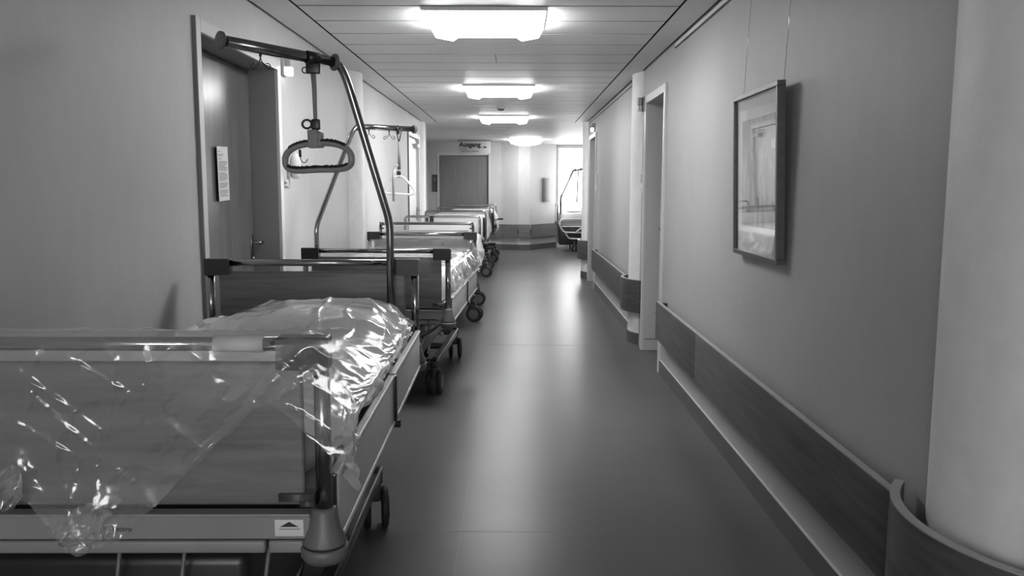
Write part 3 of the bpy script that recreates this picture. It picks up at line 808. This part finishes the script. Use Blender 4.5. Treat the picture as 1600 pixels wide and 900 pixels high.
# ---- bed 2
B2 = (-0.873, 6.42, -0.038)
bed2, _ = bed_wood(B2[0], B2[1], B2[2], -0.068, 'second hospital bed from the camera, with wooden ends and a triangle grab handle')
M2 = (Matrix.Translation((B2[0], B2[1], 0)) @ Matrix.Rotation(B2[2], 4, 'Z')).inverted()
def L2(x, y, z): return M2 @ Vector((x, y, z))
ax2 = Vector((0.72, 0.69, 0.01)).normalized(); T2 = Vector((-1.075, 5.78, 1.868))
p2, ad2 = pole(bed2, L2(-1.318, 5.50, 0.62), L2(-1.318, 5.50, 1.20), L2(-1.125, 5.73, 1.80), L2(*T2), L2(*(T2+ax2*0.47)), col=METAL, r=0.016, ra=0.0195)
ps = T2+ax2*0.33; bs = L2(*ps)
e = MB(); e.torus((bs.x, bs.y, bs.z-0.01), 0.028, 0.006, Matrix.Rotation(PI/2+0.0, 4, 'Y'), 18, 6); e.tube([(bs.x-0.015, bs.y, bs.z-0.02), (bs.x, bs.y, bs.z-0.09)], 0.004, 6); e.tube([(bs.x+0.02, bs.y, bs.z-0.02), (bs.x+0.004, bs.y, bs.z-0.09)], 0.004, 6); e.build('strap_clamp', BLACKP, p2)
e = MB(); ribbon(e, [(bs.x, bs.y, bs.z-0.08), (bs.x+0.002, bs.y, bs.z-0.18), (bs.x+0.002, bs.y, bs.z-0.29)], (0.006, 0.012), 0.0015); e.build('strap', WEB, p2)
e = MB(); e.rbox(bs.x-0.014, bs.x+0.014, bs.y-0.016, bs.y+0.004, bs.z-0.345, bs.z-0.30, 0.005); e.build('length_adjuster', BLACKP, p2)
e = MB(); tz = bs.z-0.335
tri = [(0.0, 0.0), (0.03, -0.005), (0.095, -0.075), (0.118, -0.11), (0.10, -0.135), (0.0, -0.128), (-0.10, -0.125), (-0.118, -0.11), (-0.10, -0.08), (-0.03, -0.005), (0, 0)]
e.tube(smooth_path([(bs.x+a, bs.y-0.01, tz+c) for a, c in tri], 2), 0.0085, 10); e.build('triangle_handle', WHITEP, p2)
e = MB(); ribbon(e, [(bs.x-0.025, bs.y-0.02, tz+0.05), (bs.x-0.038, bs.y-0.02, tz), (bs.x-0.038, bs.y-0.02, tz-0.18)], 0.008, 0.0015); e.tube(smooth_path([(bs.x-0.04, bs.y-0.02, tz), (bs.x-0.036, bs.y-.02, tz+0.05), (bs.x-0.02, bs.y-.02, tz+0.08), (bs.x, bs.y-.02, tz+0.07)], 2), 0.006, 6); e.build('loose_strap', LPLA, p2)
for tt in (0.08, 0.25):
    q = T2+ax2*tt; qq = L2(*q); hooks(p2, (qq.x, qq.y, qq.z-0.03))
# cables at the end of bed 2
e = MB(); e.tube(smooth_path([(-0.1, -1.04, 0.56), (0.02, -1.06, 0.50), (0.2, -1.06, 0.47), (0.33, -1.05, 0.50), (0.42, -1.0, 0.57), (0.44, -0.9, 0.6)], 3), 0.012, 8); e.build('power_cable', BLACKP, bed2)
e = MB(); e.tube(smooth_path([(0.30, -0.95, 0.60), (0.33, -0.98, 0.52), (0.28, -0.98, 0.40)], 2), 0.008, 8); e.tube(smooth_path([(0.38, -0.95, 0.60), (0.34, -0.98, 0.53), (0.18, -0.92, 0.33), (0.10, -0.85, 0.26)], 2), 0.012, 8); e.build('brake_lever', METAL, bed2)

# ---- tubular beds
def bed_tube(cx, cy, rz, label, dz=0.0, hooks_=False, group='hospital beds lined up along the left wall'):
    root = empty('hospital_bed', (cx, cy, 0), rz, label=label, cat='hospital bed', group=group)
    chassis(root, dz, cxx=0.46, cyaw=1.25)
    e = MB()
    for sx in (-1, 1): e.rbox(sx*0.43-0.02, sx*0.43+0.02, -1.0, 1.0, 0.62, 0.67, 0.006)
    for y in (-0.9, -0.45, 0, 0.45, 0.9): e.rbox(-0.41, 0.41, y-0.02, y+0.02, 0.63, 0.66, 0.005)
    e.build('deck_frame', LPLA, root)
    for s in (-1, 1):
        y = s*1.03
        pts = [(-0.45, y*0.97, 0.55), (-0.475, y, 0.66)]+[(-0.475, y, 0.9)]
        loop = [(-0.475, y, 0.60), (-0.475, y, 1.0), (-0.475, y, 1.085), (-0.39, y, 1.085), (0.39, y, 1.085), (0.475, y, 1.085), (0.475, y, 1.0), (0.475, y, 0.60)]
        path = [Vector(loop[0]), Vector(loop[1])-Vector((0, 0, 0.03))]+smooth_path(loop[1:4], 3)+smooth_path(loop[4:7], 3)+[Vector(loop[7])]
        e = MB(); e.tube(path, 0.016, 12); e.build('end_frame', METAL, root)
        e = MB(); e.rbox(-0.43, 0.43, y-0.012, y+0.012, 0.66, 1.02, 0.01); e.build('end_board', WHITEP, root)
        if hooks_ and s < 0:
            e = MB()
            for sx in (-1, 1):
                e.tube([(sx*0.44, y-0.02, 1.085), (sx*0.475, y-0.02, 1.10), (sx*0.478, y-0.02, 1.05)], 0.007, 8); e.rbox(sx*0.46-0.02, sx*0.46+0.02, y-0.03, y, 1.03, 1.045, 0.004)
            e.build('bar_clamp', BLACKP, root)
    for sx in (-1, 1):
        e = MB(); e.rbox(sx*0.475-0.007, sx*0.475+0.007, -0.95, 0.95, 0.60, 0.70, 0.004); e.build('side_panel', LPLA, root)
    for sx in (-1, 1):
        e = MB(); e.lathe([(0.02, 0.60), (0.04, 0.59), (0.045, 0.57), (0.03, 0.56)], (sx*0.475, -1.05, 0), 16); e.build('corner_bumper', MIDP, root)
    return root
bed3 = bed_tube(-0.925, 9.6, 0.01, 'third hospital bed along the left wall, draped in white with black bar clamps', hooks_=True)
e = MB(); e.rbox(-0.16, -0.11, 0.99, 1.05, 1.02, 1.10, 0.008); o = e.build('clip', BLACKP, bed3)
bed4 = bed_tube(-0.95, 14.2, 0.0, 'fourth hospital bed along the left wall, its rounded tube end bent down')
bed5 = bed_tube(-0.90, 16.86, 0.0, 'farthest hospital bed along the left wall, in front of the end door')
e = MB(); e.tube([(0.475, -0.9, 0.83), (0.56, -0.9, 0.85)], 0.009, 8); e.rbox(0.55, 0.66, -0.92, -0.88, 0.84, 0.875, 0.008); e.build('release_lever', DARKP, bed5)
bed6 = bed_tube(1.98, 19.45, PI/2, 'hospital bed parked crosswise before the bright window at the corridor junction', group='')
if 'group' in bed6: del bed6['group']
bed6['label'] = 'hospital bed parked crosswise before the bright window at the corridor junction'
# lowered side rail (world -Y side = local -X? root rotated 90deg: local x -> world y) 
e = MB()
ln = [(-0.50, 0.88, 0.72), (-0.50, 0.98, 0.66), (-0.50, 0.93, 0.50), (-0.50, 0.84, 0.44), (-0.50, 0.75, 0.30), (-0.50, 0.6, 0.28), (-0.50, -0.6, 0.28)]
e.tube(smooth_path([(-0.50, -0.6, 0.75)]+[(-0.50, 0.80, 0.75), (-0.50, 0.97, 0.74), (-0.50, 0.98, 0.60), (-0.50, 0.90, 0.46), (-0.50, 0.80, 0.44), (-0.50, -0.6, 0.44)], 3), 0.018, 8)
e.tube(smooth_path([(-0.50, 0.86, 0.46), (-0.50, 0.78, 0.31), (-0.50, 0.65, 0.30), (-0.50, -0.6, 0.30)], 2), 0.016, 8)
e.tube([(-0.50, 0.93, 0.58), (-0.50, -0.6, 0.58)], 0.013, 8); e.tube([(-0.505, 0.6, 0.46), (-0.505, 0.40, 0.62)], 0.02, 8)
e.build('side_guard', WHITEP, bed6)
e = MB(); e.rbox(-0.44, 0.35, 0.35, 0.99, 0.16, 0.60, 0.03); e.build('underbed_shade_block', BLACKP, bed6)  # added black block imitating the backlit shadow beneath this bed
def L6(x, y, z): return (Matrix.Translation((1.98, 19.45, 0)) @ Matrix.Rotation(PI/2, 4, 'Z')).inverted() @ Vector((x, y, z))
T6 = Vector((1.36, 19.3, 1.86)); 
pole(bed6, L6(1.03, 19.15, 0.62), L6(1.03, 19.15, 1.25), L6(1.30, 19.28, 1.82), L6(*T6), L6(1.80, 19.4, 1.92), r=0.026, ra=0.028)
e = MB(); e.cyl(L6(1.43, 19.3, 1.86), L6(1.41, 19.3, 1.12), 0.016, 8); e.build('hanging_strap', WEB, bed6)

# ------------------------------------------------------------------ bedding
def fbm(x, y, z, o=4):
    return noise.fractal(Vector((x, y, z)), 1.0, 2.1, o)
def ridged(x, y, z): return 1-abs(noise.noise(Vector((x, y, z))))*2

def pad(name, loc, rz, hx, hy, z0, z1, m, r=0.05, amp=0.006, seed=0.0, nx=28, ny=50, bulge=None):
    """soft cushion: closed rounded slab with folds"""
    b = MB(); rings = []
    lv = [(z0, -r), (z0+r*0.3, -r*0.3), (z0+r, 0), (z1-r, 0), (z1-r*0.3, -r*0.3)]
    def se(a, hx_, hy_, p=8.0):
        c, s_ = math.cos(a), math.sin(a); k = (abs(c)**p+abs(s_)**p)**(-1/p); return c*k*hx_, s_*k*hy_
    n = 96
    for z, ins in lv:
        ring = []
        for k in range(n):
            x, y = se(2*PI*k/n, hx+ins, hy+ins); q = amp*fbm(x*4, y*4, z*6+seed); d = Vector((x/hx, y/hy)).normalized()
            ring.append(Vector((x+d.x*q*1.5, y+d.y*q*1.5, z)))
        rings.append(ring)
    for t in (0.96, 0.88, 0.75, 0.6, 0.45, 0.3, 0.15, 0.02):
        ring = []
        for k in range(n):
            x, y = se(2*PI*k/n, (hx-r*0.6)*t, (hy-r*0.6)*t, 8-4*(1-t))
            z = z1 + (bulge(x, y) if bulge else 0) + amp*fbm(x*5, y*5, seed)
            ring.append(Vector((x, y, z)))
        rings.append(ring)
    b.loft(rings)
    o = b.build(name, m); o.location = loc; o.rotation_euler = (0, 0, rz); return o
mt1 = tag(pad('mattress', (-0.9185, 2.81, 0), 0.0165, 0.435, 0.955, 0.746, 0.875, CLOTH, seed=1.0), 'pale mattress under clear film on the nearest bed', 'mattress')
pw1 = tag(pad('pillow', (-0.86, 3.44, 0), 0.05, 0.34, 0.29, 0.876, 0.90, CLOTH, r=0.02, amp=0.010, seed=4.0, bulge=lambda x, y: 0.055*max(0, 1-(x/0.36)**2)*max(0, 1-(y/0.29)**2)), 'plump pillow under film at the head of the nearest bed', 'pillow')
mt2 = tag(pad('mattress', (B2[0], B2[1], 0), B2[2], 0.435, 0.955, 0.678, 0.90, CLOTHB, seed=2.0), 'white mattress under film on the second bed', 'mattress')
mt3 = tag(pad('mattress', (-0.925, 9.6, 0), 0.01, 0.44, 0.98, 0.671, 0.83, CLOTHB, seed=3.0), 'white mattress on the third bed, under the draped sheet', 'mattress')
mt4 = tag(pad('mattress', (-0.95, 14.2, 0), 0, 0.44, 0.98, 0.671, 0.95, CLOTHB, seed=5.0, amp=0.02), 'thick white mattress on the fourth bed', 'mattress')
mt5 = tag(pad('mattress', (-0.90, 16.86, 0), 0, 0.44, 0.98, 0.671, 0.95, CLOTHB, seed=6.0, amp=0.02), 'white mattress on the farthest bed before the end door', 'mattress')
mt6 = tag(pad('mattress', (1.98, 19.45, 0), PI/2, 0.44, 0.98, 0.671, 0.90, CLOTHB, seed=7.0, amp=0.02), 'white mattress on the crosswise bed at the window', 'mattress')
pw6 = tag(pad('pillow', (1.45, 19.5, 0), 0, 0.28, 0.34, 0.905, 0.93, CLOTHB, r=0.02, amp=0.01, seed=8.0, bulge=lambda x, y: 0.08*max(0, 1-(x/0.3)**2)*max(0, 1-(y/0.34)**2)), 'white pillow on the crosswise bed at the window', 'pillow')

# ---- draped covers
def cover(name, cx, cy, rz, mtl, hx, ya, yb, ztop, zhem, label, cat, amp=0.012, seed=0.0, over=None, flare=0.03, nx=150, ny=170, sheet=True, leftdrop=None, hemf=None):
    """sheet lying on the bed (local coords) and hanging down its two long sides"""
    drop = ztop-zhem
    b = MB(); W = hx*2+2*drop; vs = []; fs = []
    for j in range(ny+1):
        y = ya+(yb-ya)*j/ny
        for i in range(nx+1):
            s_ = -W/2+W*i/nx
            hz = zhem+(hemf(y, 1 if s_ > 0 else -1) if hemf else 0)
            dd = ztop-hz
            if abs(s_) <= hx:
                x = s_; zz = ztop; edge = min(1, (hx-abs(s_))/0.06); zz -= 0.022*(1-edge)**2
                if over: zz = max(zz, over(x, y))
                q = amp*(fbm(x*5+seed, y*5, 1.0)*0.8+0.55*ridged(x*3.3+seed+0.7*y, y*2.6-x, 3.0)**3)
                zz += abs(q)
            else:
                t = (abs(s_)-hx)/drop; sg = 1 if s_ > 0 else -1
                base = ztop-0.022
                if over: base = max(base, over(sg*hx, y))
                zz = base-(base-hz)*t
                fold = 0.018*math.sin(y*19+2*math.sin(y*5+seed))+0.03*fbm(y*6, t*2.0, seed+9)+0.014*ridged(y*7+t*1.5, t*3, seed)
                x = sg*(hx+0.006+flare*math.sin(min(1, t*1.3)*PI/2)+max(-0.012, fold*min(1, t*2.0)*0.8))
            vs.append((x, y, zz))
    for j in range(ny):
        for i in range(nx):
            a = j*(nx+1)+i; fs.append((a, a+1, a+nx+2, a+nx+1))
    b.add(vs, fs, True); o = b.build(name, mtl); o.location = (cx, cy, 0); o.rotation_euler = (0, 0, rz)
    return tag(o, label, cat)

# film on bed 1: lies over mattress and pillow, climbs over the near bed end and hangs in front of it
def interp(tab, x):
    if x <= tab[0][0]: return tab[0][1]
    for (a, u), (c, w) in zip(tab[:-1], tab[1:]):
        if x <= c: t = (x-a)/(c-a); t = t*t*(3-2*t)*0.4+t*0.6; return u+(w-u)*t
    return tab[-1][1]
def film1():
    nx, ny = 260, 250; vs = []; fs = []
    def ztop(x, y):
        pil = 0.075*math.exp(-(((x-0.09)/0.36)**4)-(((y-0.62)/0.27)**4))
        bedz = 0.888+pil+0.012*math.sin(x*4)
        t = max(0, min(1, (-0.72-y)/0.265)); t = t*t*(3-2*t)
        return bedz*(1-t)+1.133*t
    # right-side skirt goes down to hem z
    for j in range(ny+1):
        y = -0.99+(0.955+0.99)*j/ny
        for i in range(nx+1):
            u = i/nx
            S = 0.30; W = 0.43
            s_ = -(W+S)+2*(W+S)*u
            foot = max(0, min(1, (-0.80-y)/0.17))
            tailr = max(0, min(1, (y-0.70)/0.24))
            x0 = W-0.03*tailr
            if abs(s_) <= W:
                x = s_*(x0/W) if s_ > 0 else s_
                z = ztop(x, y); e_ = max(0, 1-(W-abs(s_))/0.10); z -= 0.030*e_*e_*(1-foot)
                q = 0.016*(ridged(x*2.6+1.3*y, y*2.2-x*0.8, 3.3)**4)+0.011*ridged(x*7, y*6+x*3, 5.0)**3+0.010*abs(fbm(x*4, y*4, 1))
                z += q*(1-0.6*foot)+0.001
            else:
                sg = 1 if s_ > 0 else -1; t = (abs(s_)-W)/S
                zt = ztop(sg*x0, y)-0.030*(1-foot)
                hem = 0.812 if y > -0.9 else 0.812
                zt2 = zt
                z = zt2-(zt2-hem)*t
                fold = 0.030*ridged(y*3.2+t*0.9, t*1.6, 8.0)**2+0.020*fbm(y*7, t*3, 2.0)+0.012*ridged(y*9-t*2, t*4, 4)**3
                bul = 0.0+0.028*math.sin(PI*min(1, t*1.05))
                x = sg*(x0+0.008+max(-0.004, (bul+fold*(0.35+t))*(1 if sg > 0 else 0.5)))
                if sg > 0: x = min(x, 0.474) if foot <= 0 else x+0.055*foot*t+0.02*foot
                else: x = max(x, -0.473)
                if sg > 0 and foot > 0: z -= 0.045*foot*t
            vs.append((x, y, z))
    for j in range(ny):
        for i in range(nx):
            a = j*(nx+1)+i; fs.append((a, a+1, a+nx+2, a+nx+1))
    top = MB(); top.add(vs, fs, True)
    # front apron
    hem = [(-0.60, 0.93), (-0.42, 0.90), (-0.25, 0.82), (-0.19, 0.772), (-0.12, 0.70), (-0.06, 0.667), (-0.02, 0.660), (0.02, 0.675), (0.09, 0.742), (0.176, 0.826), (0.26, 0.905), (0.325, 0.968), (0.36, 0.985), (0.40, 0.955), (0.45, 0.905), (0.50, 0.862), (0.535, 0.83), (0.56, 0.835)]
    folds = [((-0.19, 1.06), (-0.015, 0.925), 0.010, 0.006), ((-0.17, 1.015), (-0.03, 0.88), 0.008, 0.006), ((-0.19, 0.94), (-0.06, 0.86), 0.009, 0.004),
             ((-0.08, 1.09), (0.05, 1.01), 0.010, 0.004), ((0.03, 1.09), (0.0, 0.90), 0.008, 0.006), ((0.05, 1.01), (-0.01, 0.90), 0.006, 0.004), ((-0.02, 0.92), (-0.035, 0.72), 0.009, 0.006),
             ((0.10, 1.09), (0.08, 1.0), 0.006, 0.005), ((0.42, 1.09), (0.32, 0.98), 0.013, 0.010), ((0.46, 1.05), (0.36, 0.98), 0.012, 0.008), ((0.36, 0.955), (0.50, 0.86), 0.012, 0.006),
             ((0.40, 0.98), (0.50, 0.92), 0.008, 0.005), ((0.0, 0.85), (0.06, 0.80), 0.008, 0.005), ((-0.05, 0.90), (-0.10, 0.72), 0.007, 0.006), ((0.176, 0.835), (0.325, 0.975), 0.012, 0.010)]
    nx2, ny2 = 300, 190; vs = []; fs = []
    for j in range(ny2+1):
        for i in range(nx2+1):
            x = -0.55+1.09*i/nx2; t = j/ny2
            h = interp(hem, x)+0.004*fbm(x*22, 0, 1)
            over = 0.06
            L = over+(1.135-h); d = L*t
            if d < over:                                  # rolls over the bar
                a = d/over*PI/2; y = -1.0+0.02-(0.045)*math.sin(a); z = 1.138-0.022*(1-math.cos(a))+0.004*abs(fbm(x*9, 0, 2))+0.008*max(0, ridged(x*5, 0.2, 4))**4
            else:
                z = 1.116-(d-over)*(1.116-h)/(L-over); y = -1.026
            fz = max(0, min(1, (1.13-z)/0.05))
            dy = 0
            for (ax, az), (bx_, bz), amp, wd in folds:
                vx, vz = bx_-ax, bz-az; l2 = vx*vx+vz*vz; tt = ((x-ax)*vx+(z-az)*vz)/l2; tt = max(0, min(1, tt))
                dd = math.hypot(x-ax-tt*vx, z-az-tt*vz)+0.005*noise.noise(Vector((x*26, z*26, ax*9))); 
                dy -= 0.8*amp*math.exp(-(dd/wd)**2)*(0.25+1.3*abs(noise.noise(Vector((tt*5, ax*7, az*5)))))*(0.4+0.6*math.sin(PI*min(1, max(0, tt*0.8+0.15))))
            dy -= 0.006*abs(fbm(x*7, z*7, 4))+0.004*ridged(x*8+z*3, z*5-x*4, 2)**3
            tip = math.exp(-((x+0.07)/0.075)**2-((z-0.685)/0.045)**2)
            dy -= tip*(0.03*abs(noise.noise(Vector((x*45, z*40, 1))))+0.03*ridged(x*30, z*28, 3)**2)
            tip2 = math.exp(-((x+0.20)/0.03)**2-((z-0.80)/0.04)**2)
            dy -= tip2*0.03*ridged(x*26, z*24, 7)
            dy -= 0.010*math.exp(-((z-1.11)/0.03)**2)*max(0, ridged(x*11, z*9, 6))**3
            y += dy*fz*0.9+(-0.003*fz)
            vs.append((x, y-(0.012 if z < 0.75 else 0.012*max(0, min(1, (0.80-z)/0.05))), z))
    for j in range(ny2):
        for i in range(nx2):
            a = j*(nx2+1)+i; fs.append((a, a+1, a+nx2+2, a+nx2+1))
    root = empty('plastic_cover', (-0.9185, 2.81, 0), 0.0165, label='crinkled clear plastic film wrapped over the nearest bed and its foot end', cat='plastic cover')
    top.build('film_over_mattress', FILM, root)
    fr = MB(); fr.add(vs, fs, True); fr.build('film_over_bed_end', FILMF, root)
    for (cx_, cz_), (rx, rz_), tilt, sd in (((-0.052, 0.702), (0.062, 0.040), -0.7, 3.0), ((-0.207, 0.80), (0.026, 0.044), 0.3, 9.0)):
        k = MB(); nu, nv = 8, 6; rnd = random.Random(int(sd)); vs_k = []; fs_k = []
        ct, st = math.cos(tilt), math.sin(tilt)
        for a_ in range(nv+1):
            for c_ in range(nu+1):
                u_, v_ = 2*c_/nu-1, 2*a_/nv-1
                px_, pz_ = u_*math.sqrt(1-v_*v_/2)*rx*1.15+rnd.uniform(-.004, .004), v_*math.sqrt(1-u_*u_/2)*rz_*1.25+rnd.uniform(-.004, .004)
                vs_k.append((cx_+px_*ct+pz_*st, -1.048+rnd.uniform(-0.014, 0.004), cz_-px_*st+pz_*ct))
        for a_ in range(nv):
            for c_ in range(nu):
                q_ = a_*(nu+1)+c_; fs_k += [(q_, q_+1, q_+nu+2), (q_, q_+nu+2, q_+nu+1)]
        k.add(vs_k, fs_k); k.build('crumpled_film', FILMK, root)
    # white tape roll on top bar
    e = MB(); e.tube([(0.235, -0.998, 1.1105), (0.31, -0.998, 1.1105), (0.345, -0.998, 1.1105)], 0.0185, 18); e.build('white_tape', PAPER, root)
film1()

def over2(x, y):
    t1 = max(0, min(1, (y-0.72)/0.27)); t1 = t1*t1*(3-2*t1)
    return 0.80+0.20*t1
c2 = cover('plastic_cover', B2[0], B2[1], B2[2], FILMB, 0.455, -0.92, 0.965, 0.925, 0.745, 'bright crinkled plastic film over the second bed and its far end', 'plastic cover', amp=0.014, seed=3.0, over=over2, flare=0.02)
cover('blanket', -0.9185, 2.81, 0.0165, CLOTHB, 0.437, -0.90, 0.86, 0.884, 0.80, 'white blanket under the clear film of the nearest bed', 'blanket', amp=0.006, seed=11.0, flare=0.012, nx=80, ny=90)
def hem3(y, s): return 0.10*max(0, (y+0.2))*0
def over3(x, y):
    e_ = abs(y)-0.75; t = max(0, min(1, e_/0.25)); t = t*t*(3-2*t); return 0.86+0.25*t
c3 = cover('bed_sheet', -0.925, 9.6, 0.01, CLOTHB, 0.485, -0.98, 0.98, 0.88, 0.58, 'white sheet draped over the third bed and hanging down its side', 'sheet', amp=0.012, seed=5.0, flare=0.02)
c4 = cover('bed_sheet', -0.95, 14.2, 0.0, CLOTHB, 0.455, -0.98, 0.98, 0.985, 0.66, 'white sheet over the fourth bed, hanging low at the side', 'sheet', amp=0.03, seed=6.0, flare=0.015)
c5 = cover('bed_sheet', -0.90, 16.86, 0.0, CLOTHB, 0.455, -0.98, 0.98, 0.985, 0.62, 'white sheet over the farthest bed before the end door', 'sheet', amp=0.03, seed=7.0, flare=0.06)

# ------------------------------------------------------------------ light
w = bpy.data.worlds.new('World'); SC.world = w; w.use_nodes = True
bg = w.node_tree.nodes['Background']; bg.inputs[0].default_value = g4(1); bg.inputs[1].default_value = 3.2
for x0, x1 in ((1.0, 2.55), (2.75, 5.2)):
    l = bpy.data.lights.new('window_portal', 'AREA'); l.shape = 'RECTANGLE'; l.size = x1-x0; l.size_y = 2.2; l.cycles.is_portal = True
    l.size_y = 1.66; o = bpy.data.objects.new('window_portal', l); COL.objects.link(o); o.location = ((x0+x1)/2, 20.85, 1.63); o.rotation_euler = (-PI/2, 0, 0)
l = bpy.data.lights.new('window_portal', 'AREA'); l.shape = 'RECTANGLE'; l.size = 2.4; l.size_y = 1.40; l.cycles.is_portal = True
o = bpy.data.objects.new('window_portal', l); COL.objects.link(o); o.location = (-0.2, Y0-0.25, 1.65); o.rotation_euler = (PI/2, 0, 0)

# ------------------------------------------------------------------ camera
f = 1300.0; pitch = math.atan(157/f); yaw = math.atan(5.5/f); roll = 0.0034
F = Vector((-math.sin(yaw)*math.cos(pitch), math.cos(yaw)*math.cos(pitch), -math.sin(pitch)))
R0 = F.cross(Vector((0, 0, 1))).normalized(); U0 = R0.cross(F).normalized()
R_ = R0*math.cos(roll)+U0*math.sin(roll); U_ = U0*math.cos(roll)-R0*math.sin(roll)
cam = bpy.data.cameras.new('Camera'); co = bpy.data.objects.new('Camera', cam); COL.objects.link(co)
co.matrix_world = Matrix(((R_.x, U_.x, -F.x, 0), (R_.y, U_.y, -F.y, 0), (R_.z, U_.z, -F.z, 1.457), (0, 0, 0, 1)))
cam.sensor_width = 36; cam.lens = 36*f/1600; cam.clip_start = 0.02; cam.clip_end = 100
SC.camera = co
vs_ = SC.view_settings
vs_.view_transform = 'Standard'; vs_.look = 'None'; vs_.exposure = 1.75; vs_.gamma = 1.0; vs_.use_curve_mapping = False
